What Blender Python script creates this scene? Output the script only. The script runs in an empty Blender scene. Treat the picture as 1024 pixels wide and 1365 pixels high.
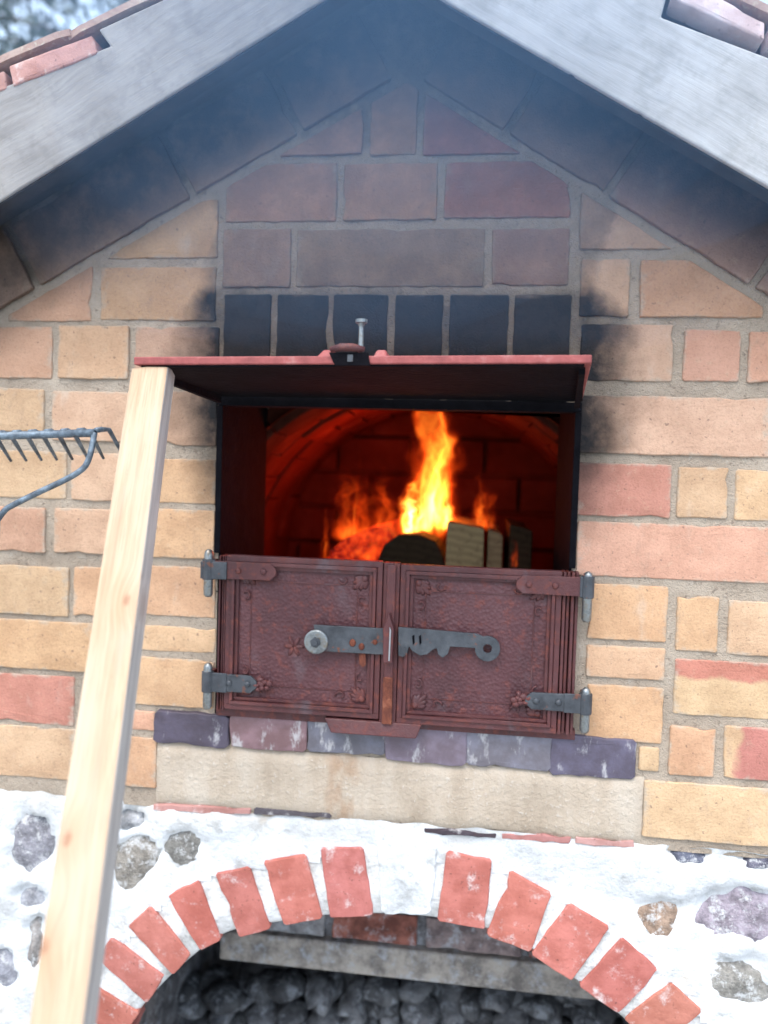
import bpy, bmesh, math, random
from mathutils import Vector, Matrix, Euler, noise

random.seed(7)
SC = bpy.context.scene
COL = SC.collection
RAD = math.radians

# ------------------------------------------------------------------ camera
FPX = 1042.0                      # focal length in pixels of a 1024 wide frame
DIST = 1.25
CAM = Vector((0.14, -DIST, 1.50))
RM = Matrix.Rotation(RAD(7.0), 3, 'Z') @ Matrix.Rotation(RAD(90 - 2.5), 3, 'X') @ Matrix.Rotation(RAD(1.75), 3, 'Z')
cd = bpy.data.cameras.new('camera')
cd.sensor_fit = 'HORIZONTAL'; cd.sensor_width = 36.0; cd.lens = 36.0 * FPX / 1024.0
cd.clip_start = 0.02; cd.clip_end = 400.0
cd.dof.use_dof = True; cd.dof.focus_distance = 1.12; cd.dof.aperture_fstop = 2.8
co = bpy.data.objects.new('camera', cd); COL.objects.link(co)
co.matrix_world = Matrix.Translation(CAM) @ RM.to_4x4()
SC.camera = co

# ------------------------------------------------------------------ sky, sun, exposure
SUN_EL, SUN_AZ = RAD(62), RAD(195)      # soft light from the front, a little left
W = bpy.data.worlds.new('World'); SC.world = W; W.use_nodes = True
wn = W.node_tree
sky = wn.nodes.new('ShaderNodeTexSky'); sky.sky_type = 'NISHITA'; sky.sun_disc = False
sky.sun_elevation = SUN_EL; sky.sun_rotation = SUN_AZ
sky.air_density = 1.0; sky.dust_density = 7.0; sky.ozone_density = 1.5
bg = wn.nodes['Background']; bg.inputs['Strength'].default_value = 0.15
cl = wn.nodes.new('ShaderNodeMix'); cl.data_type = 'RGBA'       # an even veil of cloud over the clear sky
cl.inputs[0].default_value = .5; cl.inputs[7].default_value = (4.7, 6.0, 7.6, 1)
wn.links.new(sky.outputs[0], cl.inputs[6]); wn.links.new(cl.outputs[2], bg.inputs['Color'])
sd = bpy.data.lights.new('sun', 'SUN'); sd.energy = 1.1; sd.angle = RAD(50); sd.color = (1.0, 0.98, 0.96)
so = bpy.data.objects.new('sun', sd); COL.objects.link(so)
dirv = Vector((math.sin(SUN_AZ) * math.cos(SUN_EL), math.cos(SUN_AZ) * math.cos(SUN_EL), math.sin(SUN_EL)))
so.rotation_euler = dirv.to_track_quat('Z', 'Y').to_euler(); so.location = dirv * 20
vs = SC.view_settings
vs.view_transform = 'Standard'; vs.look = 'None'; vs.gamma = 1.0; vs.use_curve_mapping = False
vs.exposure = 1.16
SC.cycles.volume_step_rate = 0.5
SC.cycles.max_bounces = 6
SC.cycles.use_adaptive_sampling = True; SC.cycles.adaptive_threshold = 0.025
SC.cycles.transparent_max_bounces = 16
SC.cycles.sample_clamp_indirect = 6.0

# ------------------------------------------------------------------ measuring helper: the point of the plane y = Y behind a photo position
def P(u, v, Y=0.0):
    d = RM @ Vector(((u - 512) / FPX, -(v - 682.5) / FPX, -1.0))
    return CAM + d * ((Y - CAM.y) / d.y)
def PX(u, v, Y=0.0): return P(u, v, Y).x
def PZ(u, v, Y=0.0): return P(u, v, Y).z

# ------------------------------------------------------------------ node helpers
class NT:
    def __init__(s, tree): s.t = tree; s.n = tree.nodes; s.l = tree.links
    def node(s, typ, **kw):
        x = s.n.new(typ)
        for k, v in kw.items(): setattr(x, k, v)
        return x
    def put(s, sock, v):
        if isinstance(v, bpy.types.NodeSocket): s.l.new(v, sock)
        elif v is not None:
            try: sock.default_value = v
            except Exception: sock.default_value = (*v, 1.0)
    def math(s, op, a, b=None, c=None, clamp=False):
        x = s.node('ShaderNodeMath', operation=op, use_clamp=clamp)
        for i, v in enumerate((a, b, c)):
            if v is not None: s.put(x.inputs[i], v)
        return x.outputs[0]
    def vec(s, op, a, b=None):
        x = s.node('ShaderNodeVectorMath', operation=op)
        s.put(x.inputs[0], a)
        if b is not None:
            s.put(x.inputs[3] if op == 'SCALE' else x.inputs[1], b)
        return x.outputs['Value'] if op in ('LENGTH', 'DISTANCE') else x.outputs[0]
    def noise(s, vec, scale, detail=3, rough=.55, out='Fac', dist=0.0):
        x = s.node('ShaderNodeTexNoise'); s.put(x.inputs['Vector'], vec)
        x.inputs['Scale'].default_value = scale; x.inputs['Detail'].default_value = detail
        x.inputs['Roughness'].default_value = rough; x.inputs['Distortion'].default_value = dist
        return x.outputs[out]
    def voro(s, vec, scale, feature='F1', out='Distance'):
        x = s.node('ShaderNodeTexVoronoi', feature=feature); s.put(x.inputs['Vector'], vec)
        x.inputs['Scale'].default_value = scale
        return x.outputs[out]
    def rng(s, v, a, b, c=0.0, d=1.0, smooth=True):
        x = s.node('ShaderNodeMapRange', interpolation_type='SMOOTHSTEP' if smooth else 'LINEAR')
        s.put(x.inputs[0], v)
        for i, q in enumerate((a, b, c, d)): s.put(x.inputs[1 + i], q)
        return x.outputs[0]
    def ramp(s, v, pts):
        x = s.node('ShaderNodeValToRGB'); s.put(x.inputs[0], v)
        e = x.color_ramp.elements
        while len(e) < len(pts): e.new(0.5)
        for k, (p, c) in zip(e, pts):
            k.position = p
            k.color = (*c, 1) if hasattr(c, '__len__') else (c, c, c, 1)
        return x.outputs[0]
    def mix(s, f, a, b, mode='MIX'):
        x = s.node('ShaderNodeMix', data_type='RGBA', blend_type=mode)
        s.put(x.inputs[0], f); s.put(x.inputs[6], a); s.put(x.inputs[7], b)
        return x.outputs[2]
    def sep(s, v):
        x = s.node('ShaderNodeSeparateXYZ'); s.put(x.inputs[0], v); return x.outputs
    def comb(s, x_, y_, z_):
        x = s.node('ShaderNodeCombineXYZ')
        for i, v in enumerate((x_, y_, z_)): s.put(x.inputs[i], v)
        return x.outputs[0]
    def pos(s): return s.node('ShaderNodeNewGeometry').outputs['Position']
    def obj(s): return s.node('ShaderNodeTexCoord').outputs['Object']
    def gen(s): return s.node('ShaderNodeTexCoord').outputs['Generated']
    def info(s, k): return s.node('ShaderNodeObjectInfo').outputs[k]
    def bump(s, h, strength, dist=0.01, normal=None):
        x = s.node('ShaderNodeBump'); x.inputs['Strength'].default_value = strength; x.inputs['Distance'].default_value = dist
        s.put(x.inputs['Height'], h)
        if normal is not None: s.put(x.inputs['Normal'], normal)
        return x.outputs[0]

def mat(name, fn):
    m = bpy.data.materials.new(name); m.use_nodes = True
    t = NT(m.node_tree); b = m.node_tree.nodes['Principled BSDF']
    r = fn(t)
    for k, v in r.items():
        if k == 'normal': t.put(b.inputs['Normal'], v)
        else: t.put(b.inputs[{'col': 'Base Color', 'rough': 'Roughness', 'metal': 'Metallic', 'spec': 'Specular IOR Level',
                              'emit': 'Emission Color', 'estr': 'Emission Strength'}[k]], v)
    return m

# soot: a stain that spreads upwards and sideways from the fire opening, plus shade painted over the upper wall
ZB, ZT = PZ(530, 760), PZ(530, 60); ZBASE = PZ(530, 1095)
def soot_shade_group():
    g = bpy.data.node_groups.new('soot_and_shade', 'ShaderNodeTree')
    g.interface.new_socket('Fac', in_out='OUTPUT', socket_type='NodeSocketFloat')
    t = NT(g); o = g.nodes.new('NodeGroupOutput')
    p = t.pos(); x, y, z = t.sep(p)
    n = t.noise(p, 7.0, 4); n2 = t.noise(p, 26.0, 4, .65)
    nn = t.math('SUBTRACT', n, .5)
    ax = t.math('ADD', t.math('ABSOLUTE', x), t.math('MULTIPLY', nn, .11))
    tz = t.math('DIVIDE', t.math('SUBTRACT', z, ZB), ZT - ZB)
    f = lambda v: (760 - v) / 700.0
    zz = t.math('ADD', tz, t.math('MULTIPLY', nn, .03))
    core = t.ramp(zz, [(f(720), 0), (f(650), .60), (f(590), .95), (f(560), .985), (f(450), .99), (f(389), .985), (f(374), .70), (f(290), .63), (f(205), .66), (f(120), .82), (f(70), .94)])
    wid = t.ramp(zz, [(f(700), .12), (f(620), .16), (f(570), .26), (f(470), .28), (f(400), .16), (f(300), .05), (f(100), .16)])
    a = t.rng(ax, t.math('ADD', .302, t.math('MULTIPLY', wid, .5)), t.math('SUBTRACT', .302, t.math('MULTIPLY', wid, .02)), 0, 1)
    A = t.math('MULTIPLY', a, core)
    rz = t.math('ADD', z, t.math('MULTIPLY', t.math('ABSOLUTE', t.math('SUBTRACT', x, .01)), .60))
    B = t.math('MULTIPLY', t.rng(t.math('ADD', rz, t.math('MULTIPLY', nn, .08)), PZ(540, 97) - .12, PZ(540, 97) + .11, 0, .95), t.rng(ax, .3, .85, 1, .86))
    C = t.rng(t.math('ADD', zz, t.math('MULTIPLY', nn, .25)), f(600), f(330), 0, .42)  # upper-wall grime plus shade of the roof overhang, put into the colour
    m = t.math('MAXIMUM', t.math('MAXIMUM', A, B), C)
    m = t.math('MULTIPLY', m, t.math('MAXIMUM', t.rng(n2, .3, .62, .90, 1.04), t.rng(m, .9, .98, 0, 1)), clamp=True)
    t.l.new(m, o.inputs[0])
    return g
SOOT_SHADE = soot_shade_group()
def soot_shade(t):
    x = t.node('ShaderNodeGroup'); x.node_tree = SOOT_SHADE; return x.outputs[0]
SOOT_SHADE_C = (0.012, 0.0125, 0.015, 1)

def brick_fn(two=None):
    def fn(t):
        p = t.pos(); c = t.info('Color')
        n1 = t.noise(p, 14, 4, .6); n2 = t.noise(p, 70, 4, .65); n3 = t.noise(p, 320, 2, .6)
        if two:
            cb, axis, th, soft = two
            g = t.sep(t.gen())
            k = t.math('ADD', g[axis], t.math('MULTIPLY', t.math('SUBTRACT', n1, .5), .5))
            c = t.mix(t.rng(k, th - soft, th + soft), c, (*cb, 1))
        c = t.mix(t.rng(n1, .3, .7), t.mix(1, c, (.86, .84, .84, 1), 'MULTIPLY'), t.mix(1, c, (1.1, 1.12, 1.15, 1), 'MULTIPLY'))
        c = t.mix(t.rng(n2, .55, .78, 0, .35), c, (.62, .50, .36, 1))
        c = t.mix(t.rng(t.noise(p, 120, 2), .66, .73, 0, .6), c, (.16, .10, .08, 1))
        c = t.mix(t.rng(t.noise(t.vec('MULTIPLY', p, (1, 1, .55)), 27, 5, .7), .55, .75, 0, .42), c, (.33, .24, .18, 1))
        c = t.mix(t.rng(t.noise(t.vec('MULTIPLY', p, (1, 1, .45)), 21, 5, .6), .58, .80, 0, .40), c, (.58, .54, .48, 1))
        ge = t.sep(t.gen())
        ed = t.math('MAXIMUM', t.math('ABSOLUTE', t.math('SUBTRACT', ge[0], .5)), t.math('ABSOLUTE', t.math('SUBTRACT', ge[2], .5)))
        ed = t.math('ADD', ed, t.math('MULTIPLY', t.math('SUBTRACT', t.noise(p, 38, 4, .65), .5), .34))
        c = t.mix(t.rng(ed, .44, .54, 0, .8), c, (.46, .40, .325, 1))
        c = t.mix(soot_shade(t), c, SOOT_SHADE_C)
        c = t.mix(1, c, t.ramp(t.noise(p, 240, 4, .7), [(.3, (.80, .79, .78)), (.5, (1, 1, 1)), (.7, (1.0, 1.0, 1.0))]), 'MULTIPLY')
        h = t.math('ADD', t.math('MULTIPLY', n2, .7), t.math('MULTIPLY', n3, .6))
        return dict(col=c, rough=t.rng(n2, .2, .8, .8, .95), spec=.25, normal=t.bump(h, .5, .004))
    return fn
M = {}
M['brick'] = mat('fired_brick', brick_fn())
M['brick_two_up'] = mat('fired_brick_red_top', brick_fn(((.48, .20, .145), 2, .68, .05)))
M['brick_two_right'] = mat('fired_brick_red_flash', brick_fn(((.45, .185, .15), 0, .22, .06)))

def mortar_fn(t):
    p = t.pos()
    n1 = t.noise(p, 10, 5, .6); n2 = t.noise(p, 90, 4, .7); n3 = t.noise(p, 420, 2)
    c = t.ramp(n1, [(.3, (.31, .255, .20)), (.5, (.41, .345, .275)), (.72, (.50, .43, .35))])
    c = t.mix(t.rng(n2, .55, .75, 0, .5), c, (.50, .46, .40, 1))
    c = t.mix(t.rng(t.noise(p, 110, 4, .7), .58, .68, 0, .6), c, (.16, .125, .10, 1))
    sf = soot_shade(t)
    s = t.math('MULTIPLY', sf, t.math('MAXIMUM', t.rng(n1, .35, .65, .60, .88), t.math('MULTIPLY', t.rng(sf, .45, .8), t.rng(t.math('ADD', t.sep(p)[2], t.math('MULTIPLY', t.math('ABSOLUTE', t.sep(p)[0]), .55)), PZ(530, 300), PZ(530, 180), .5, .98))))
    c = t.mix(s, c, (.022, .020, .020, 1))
    return dict(col=c, rough=.95, spec=.15, normal=t.bump(t.math('ADD', n2, t.math('MULTIPLY', n3, .6)), .8, .006))
M['mortar'] = mat('lime_mortar', mortar_fn)

def white_fn(t):
    p = t.pos()
    n1 = t.noise(p, 9, 5, .6); n2 = t.noise(p, 60, 4, .65)
    c = t.ramp(n1, [(.28, (.46, .48, .49)), (.45, (.68, .71, .73)), (.65, (.80, .83, .85))])
    c = t.mix(t.rng(t.noise(p, 21, 6, .72), .50, .66, 0, .72), c, (.36, .365, .355, 1))
    c = t.mix(t.math('MULTIPLY', t.rng(t.sep(p)[2], ZBASE - .07, ZBASE, 0, 1), t.rng(t.noise(p, 16, 4, .6), .40, .6, 0, .7)), c, (.44, .43, .40, 1))
    c = t.mix(t.rng(t.noise(p, 17, 3, .5), .62, .76, 0, .5), c, (.56, .46, .34, 1))
    c = t.mix(t.rng(t.noise(p, 6, 4, .6), .45, .62, 0, .55), c, (.50, .52, .53, 1))
    return dict(col=c, rough=.9, spec=.2, normal=t.bump(t.math('ADD', n2, n1), .6, .008))
M['white'] = mat('limewash', white_fn)
def greylime_fn(t):
    p = t.pos(); n1 = t.noise(p, 19, 5, .65); n2 = t.noise(p, 70, 4, .65)
    c = t.ramp(n1, [(.32, (.30, .30, .29)), (.46, (.56, .57, .56)), (.6, (.76, .78, .79))])
    return dict(col=c, rough=.92, spec=.2, normal=t.bump(t.math('ADD', n2, n1), .8, .006))
M['greylime'] = mat('patchy_lime_mortar', greylime_fn)

def redbrick_fn(t):
    p = t.pos(); c = t.info('Color')
    n1 = t.noise(p, 22, 4, .6); n2 = t.noise(p, 90, 4, .65)
    c = t.mix(t.rng(n1, .35, .65), t.mix(1, c, (.85, .8, .8, 1), 'MULTIPLY'), t.mix(1, c, (1.1, 1.15, 1.2, 1), 'MULTIPLY'))
    g = t.gen(); e = t.sep(g)
    wht = t.math('ADD', t.noise(p, 30, 5, .7), t.math('MULTIPLY', t.math('ABSOLUTE', t.math('SUBTRACT', e[2], .55)), .12))
    c = t.mix(t.rng(wht, .57, .78, 0, .75), c, (.74, .73, .72, 1))
    c = t.mix(t.rng(t.noise(p, 140, 2), .66, .74, 0, .6), c, (.12, .06, .05, 1))
    return dict(col=c, rough=.9, spec=.2, normal=t.bump(n2, .5, .004))
M['redbrick'] = mat('arch_red_brick', redbrick_fn)

def clinker_fn(t):
    p = t.pos(); c = t.info('Color')
    n1 = t.noise(p, 26, 5, .65); n2 = t.noise(p, 110, 3)
    c = t.mix(t.rng(n1, .35, .7), c, t.mix(1, c, (1.5, 1.6, 1.7, 1), 'MULTIPLY'))
    c = t.mix(t.rng(t.noise(t.vec('MULTIPLY', p, (1, 1, .4)), 34, 5, .7), .56, .68, 0, .75), c, (.50, .50, .51, 1))
    return dict(col=c, rough=t.rng(n1, .3, .7, .35, .7), spec=.4, normal=t.bump(n2, .35, .003))
M['clinker'] = mat('glazed_clinker_brick', clinker_fn)

def plaster_fn(t):
    p = t.pos(); st = t.vec('MULTIPLY', p, (1, 1, .35))
    n1 = t.noise(st, 14, 5, .6); n2 = t.noise(p, 120, 4, .7)
    c = t.ramp(n1, [(.3, (.38, .31, .235)), (.5, (.49, .415, .33)), (.72, (.57, .51, .43))])
    c = t.mix(t.rng(n2, .58, .72, 0, .5), c, (.66, .63, .58, 1))
    x = t.sep(p)[0]
    rust = t.math('MULTIPLY', t.rng(t.math('ABSOLUTE', t.math('ADD', x, .07)), .0, .06, 1, 0), t.rng(t.noise(st, 40, 3), .4, .65))
    c = t.mix(t.math('MULTIPLY', rust, .5), c, (.36, .20, .10, 1))
    return dict(col=c, rough=.95, spec=.15, normal=t.bump(t.math('ADD', n2, t.math('MULTIPLY', n1, .5)), .7, .006))
M['plaster'] = mat('cement_render', plaster_fn)

def stone_fn(t):
    p = t.pos(); c = t.info('Color')
    n1 = t.noise(p, 34, 5, .7); n2 = t.noise(p, 130, 4, .7)
    c = t.mix(t.rng(n1, .3, .7), t.mix(1, c, (.55, .55, .56, 1), 'MULTIPLY'), t.mix(1, c, (1.35, 1.35, 1.38, 1), 'MULTIPLY'))
    c = t.mix(t.rng(t.noise(p, 40, 6, .78), .50, .62, 0, .7), c, (.70, .72, .73, 1))
    return dict(col=c, rough=.9, spec=.25, normal=t.bump(t.math('ADD', n1, n2), .8, .008))
M['stone'] = mat('fieldstone', stone_fn)
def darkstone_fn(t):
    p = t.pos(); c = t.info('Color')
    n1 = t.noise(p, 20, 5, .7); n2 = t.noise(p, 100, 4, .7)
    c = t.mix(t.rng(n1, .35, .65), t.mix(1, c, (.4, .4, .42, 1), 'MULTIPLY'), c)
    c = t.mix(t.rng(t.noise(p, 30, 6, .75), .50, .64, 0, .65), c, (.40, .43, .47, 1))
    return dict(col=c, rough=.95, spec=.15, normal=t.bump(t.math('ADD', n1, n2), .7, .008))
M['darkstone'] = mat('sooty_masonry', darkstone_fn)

def iron_fn(t):
    p = t.pos(); st = t.vec('MULTIPLY', p, (1, 1, .5))
    n1 = t.noise(st, 9, 5, .6); n2 = t.noise(p, 60, 4, .65); n3 = t.noise(p, 300, 3, .6)
    c = t.ramp(n1, [(.3, (.048, .015, .018)), (.5, (.085, .025, .027)), (.7, (.125, .042, .042))])
    c = t.mix(t.rng(n2, .50, .70, 0, .8), c, (.18, .048, .034, 1))
    c = t.mix(t.rng(t.noise(st, 22, 4, .6), .57, .74, 0, .5), c, (.13, .105, .12, 1))
    c = t.mix(t.rng(t.noise(p, 150, 2), .66, .74, 0, .6), c, (.02, .012, .014, 1))
    return dict(col=c, rough=t.rng(n2, .3, .7, .42, .7), spec=.5, normal=t.bump(t.math('ADD', n2, t.math('MULTIPLY', n3, .7)), .4, .003))
M['iron'] = mat('red_painted_cast_iron', iron_fn)
def ironpanel_fn(t):
    p = t.pos(); st = t.vec('MULTIPLY', p, (1, 1, .5))
    n1 = t.noise(st, 8, 5, .6); n2 = t.noise(p, 60, 4, .65)
    c = t.ramp(n1, [(.3, (.052, .017, .021)), (.5, (.085, .028, .033)), (.7, (.120, .047, .052))])
    c = t.mix(t.rng(n2, .52, .70, 0, .7), c, (.17, .046, .036, 1))
    c = t.mix(t.rng(t.noise(st, 18, 4, .6), .58, .76, 0, .4), c, (.14, .11, .125, 1))
    v = t.voro(p, 190, 'F1')
    return dict(col=c, rough=t.rng(n2, .3, .7, .42, .65), spec=.5,
                normal=t.bump(t.math('ADD', t.math('MULTIPLY', v, 1.2), t.math('MULTIPLY', n2, .6)), .45, .0025))
M['ironpanel'] = mat('pebbled_cast_iron_panel', ironpanel_fn)
def lid_fn(t):
    p = t.pos(); n1 = t.noise(p, 40, 5, .65); n2 = t.noise(p, 160, 3)
    c = t.ramp(n1, [(.3, (.20, .05, .05)), (.55, (.33, .085, .08)), (.75, (.42, .20, .19))])
    return dict(col=c, rough=.6, spec=.4, normal=t.bump(n2, .4, .002))
M['lidred'] = mat('red_oxide_plate', lid_fn)
def black_fn(t):
    p = t.pos(); n1 = t.noise(p, 25, 5, .65); n2 = t.noise(p, 130, 4)
    c = t.ramp(n1, [(.35, (.004, .004, .006)), (.6, (.007, .007, .010)), (.8, (.013, .012, .016))])
    return dict(col=c, rough=.9, spec=.08, normal=t.bump(t.math('ADD', n1, n2), .5, .004))
M['black'] = mat('sooted_iron', black_fn)
def steel_fn(t):
    p = t.pos(); n1 = t.noise(p, 40, 5, .65); n2 = t.noise(p, 190, 3)
    c = t.ramp(n1, [(.3, (.040, .045, .054)), (.55, (.075, .085, .098)), (.75, (.11, .12, .135))])
    c = t.mix(t.rng(t.noise(p, 55, 4, .6), .60, .68, 0, .85), c, (.20, .075, .045, 1))
    return dict(col=c, rough=t.rng(n1, .3, .7, .4, .65), metal=.35, spec=.5, normal=t.bump(n2, .4, .002))
M['steel'] = mat('dull_forged_steel', steel_fn)
def zinc_fn(t):
    p = t.pos(); n1 = t.noise(p, 90, 4, .6)
    c = t.ramp(n1, [(.3, (.14, .15, .155)), (.5, (.30, .33, .34)), (.7, (.24, .21, .17))])
    return dict(col=c, rough=.42, metal=.8, normal=t.bump(n1, .2, .002))
M['zinc'] = mat('galvanised_bolt', zinc_fn)
def rust_fn(t):
    p = t.pos(); n1 = t.noise(p, 60, 5, .7)
    return dict(col=t.ramp(n1, [(.3, (.07, .022, .018)), (.55, (.19, .06, .035)), (.75, (.34, .15, .09))]), rough=.85, spec=.3, normal=t.bump(n1, .8, .004))
M['rust'] = mat('rusty_iron', rust_fn)
def rake_fn(t):
    p = t.pos(); n1 = t.noise(p, 60, 4, .65)
    c = t.ramp(n1, [(.3, (.05, .06, .075)), (.5, (.12, .16, .20)), (.75, (.25, .33, .40))])
    return dict(col=c, rough=.5, metal=.3, normal=t.bump(n1, .4, .003))
M['rake'] = mat('worn_blue_grey_steel', rake_fn)

def fire_brick_fn(t):
    p = t.pos(); n1 = t.noise(p, 9, 4, .6); n2 = t.noise(p, 70, 4, .65)
    c = t.ramp(n1, [(.3, (.06, .018, .012)), (.55, (.10, .030, .020)), (.75, (.14, .048, .033))])
    return dict(col=c, rough=.95, spec=.05, normal=t.bump(n2, .6, .006))
M['firebrick'] = mat('smoked_firebrick', fire_brick_fn)

def pine_fn(knots):
    def fn(t):
        o = t.obj(); x, y, z = t.sep(o)
        kx = 0.0; kmask = None; dark = None
        for (a, b) in knots:
            d = t.vec('LENGTH', t.comb(t.math('MULTIPLY', t.math('SUBTRACT', x, a), 1.0), 0.0, t.math('MULTIPLY', t.math('SUBTRACT', z, b), .62)))
            k = t.rng(d, 0, .030, 1, 0); q = t.rng(t.math('ADD', d, t.math('MULTIPLY', t.noise(o, 160, 3), .006)), .004, .0095, 1, 0)
            kmask = k if kmask is None else t.math('MAXIMUM', kmask, k)
            dark = q if dark is None else t.math('MAXIMUM', dark, q)
        xx = t.math('ADD', x, t.math('MULTIPLY', kmask, .010))
        w = t.noise(t.comb(xx, y, t.math('MULTIPLY', z, .06)), 6, 2)
        rings = t.noise(t.comb(t.math('ADD', xx, t.math('MULTIPLY', w, .05)), y, t.math('MULTIPLY', z, .035)), 130, 3, .6)
        fine = t.noise(t.comb(xx, y, t.math('MULTIPLY', z, .05)), 520, 2, .6)
        big = t.noise(t.vec('MULTIPLY', o, (1, 1, .3)), 9, 3)
        c = t.ramp(rings, [(.30, (.31, .19, .105)), (.47, (.42, .285, .175)), (.68, (.49, .365, .245))])
        c = t.mix(t.rng(fine, .50, .68, 0, .45), c, (.30, .19, .11, 1))
        c = t.mix(t.rng(t.noise(t.vec('MULTIPLY', o, (1, 1, .25)), 45, 5, .7), .52, .72, 0, .4), c, (.33, .27, .22, 1))
        c = t.mix(t.rng(big, .40, .66, 0, .45), c, (.58, .50, .41, 1))
        side_shade = t.rng(t.math('ABSOLUTE', t.sep(t.node('ShaderNodeTexCoord').outputs['Normal'])[0]), .5, .8)  # both side faces greyed: their shade is put into the colour
        c = t.mix(t.math('MULTIPLY', side_shade, .85), c, t.ramp(rings, [(.35, (.28, .275, .27)), (.65, (.50, .485, .465))]))
        c = t.mix(t.math('MULTIPLY', kmask, .35), c, (.40, .20, .09, 1))
        c = t.mix(t.math('MULTIPLY', dark, .6), c, (.26, .12, .07, 1))
        c = t.mix(t.rng(t.noise(t.vec('MULTIPLY', o, (1, 1, .5)), 60, 4, .6), .66, .74, 0, .5), c, (.25, .19, .15, 1))
        return dict(col=c, rough=.7, spec=.3, normal=t.bump(t.math('ADD', rings, fine), .35, .002))
    return fn
def grey_wood_fn(t):
    o = t.obj(); x, y, z = t.sep(o)
    v = t.comb(t.math('MULTIPLY', x, .05), y, z)
    w = t.noise(t.comb(x, y, z), 5, 2)
    rings = t.noise(t.comb(t.math('MULTIPLY', x, .04), y, t.math('ADD', z, t.math('MULTIPLY', w, .04))), 110, 4, .6)
    fine = t.noise(v, 460, 2, .6); big = t.noise(o, 7, 5, .6)
    c = t.ramp(rings, [(.28, (.235, .225, .21)), (.5, (.30, .29, .275)), (.72, (.35, .345, .33))])
    c = t.mix(t.rng(big, .42, .70, 0, .45), c, (.44, .435, .42, 1))
    c = t.mix(t.rng(t.noise(o, 20, 7, .78), .46, .66, 0, .6), c, (.21, .20, .185, 1))
    c = t.mix(t.rng(fine, .60, .76, 0, .16), c, (.17, .165, .16, 1))
    c = t.mix(1, c, t.info('Color'), 'MULTIPLY')
    return dict(col=c, rough=.85, spec=.2, normal=t.bump(t.math('ADD', rings, fine), .25, .002))
M['greywood'] = mat('weathered_grey_board', grey_wood_fn)
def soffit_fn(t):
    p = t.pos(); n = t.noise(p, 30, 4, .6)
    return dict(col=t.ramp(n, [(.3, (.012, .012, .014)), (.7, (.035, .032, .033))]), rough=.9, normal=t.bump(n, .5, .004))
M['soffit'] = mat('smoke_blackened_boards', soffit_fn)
def tile_fn(t):
    o = t.pos(); n1 = t.noise(o, 25, 5, .65); n2 = t.noise(o, 90, 4, .7)
    c = t.ramp(n1, [(.3, (.33, .22, .18)), (.55, (.43, .31, .26)), (.75, (.54, .46, .40))])
    c = t.mix(t.rng(n2, .55, .68, 0, .6), c, (.55, .54, .44, 1))
    return dict(col=c, rough=.9, spec=.2, normal=t.bump(n2, .6, .005))
M['tile'] = mat('clay_roof_tile', tile_fn)
def endgrain_fn(t):
    o = t.obj(); x, y, z = t.sep(o)
    d = t.vec('LENGTH', t.comb(t.math('ADD', x, .05), 0.0, t.math('ADD', z, .06)))
    r = t.math('SINE', t.math('ADD', t.math('MULTIPLY', d, 420), t.math('MULTIPLY', t.noise(o, 30, 3), 6)))
    n = t.noise(o, 60, 4, .6)
    c = t.mix(t.rng(r, -1, 1), (.26, .185, .11, 1), (.32, .23, .135, 1))
    c = t.mix(t.rng(n, .5, .7, 0, .6), c, (.14, .09, .06, 1))
    c = t.mix(1, c, t.info('Color'), 'MULTIPLY')
    return dict(col=c, rough=.9, spec=.15, normal=t.bump(t.noise(o, 160, 3), .4, .003))
M['firewood'] = mat('split_firewood', endgrain_fn)
def char_fn(t):
    o = t.obj(); p = t.pos(); n = t.noise(p, 60, 6, .7); k = t.rng(n, .30, .72)
    e = t.ramp(k, [(0, (.0, .0, .0)), (.35, (.5, .012, .002)), (.7, (1.0, .06, .008)), (1, (1.0, .16, .02))])
    return dict(col=(.02, .018, .017, 1), rough=.95, emit=e, estr=t.math('MULTIPLY', t.sep(t.info('Color'))[0], 1.0), normal=t.bump(n, .8, .008))
M['char'] = mat('charred_glowing_wood', char_fn)
def ground_fn(t):
    p = t.pos(); n = t.noise(p, 1.2, 5, .6); n2 = t.noise(p, 18, 4, .7)
    c = t.mix(t.rng(n, .42, .6), (.20, .19, .15, 1), (.50, .51, .52, 1))
    c = t.mix(t.rng(n2, .5, .7, 0, .5), c, (.10, .10, .06, 1))
    return dict(col=c, rough=.95, normal=t.bump(n2, .6, .03))
M['ground'] = mat('trampled_snowy_ground', ground_fn)
def needle_fn(t):
    r = t.info('Random'); n = t.noise(t.pos(), 1.5, 3)
    return dict(col=t.mix(t.rng(n, .35, .65), (.07, .10, .09, 1), (.15, .19, .18, 1)), rough=.7)
M['needle'] = mat('conifer_needles', needle_fn)
def bark_fn(t):
    p = t.pos(); n = t.noise(t.vec('MULTIPLY', p, (1, 1, .2)), 20, 4, .7)
    return dict(col=t.ramp(n, [(.3, (.06, .045, .035)), (.7, (.19, .16, .135))]), rough=.95, normal=t.bump(n, .8, .02))
M['bark'] = mat('tree_bark', bark_fn)
def nail_fn(t): return dict(col=(.42, .44, .46, 1), rough=.4, metal=.7)
M['nail'] = mat('bare_bolt_steel', nail_fn)

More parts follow.
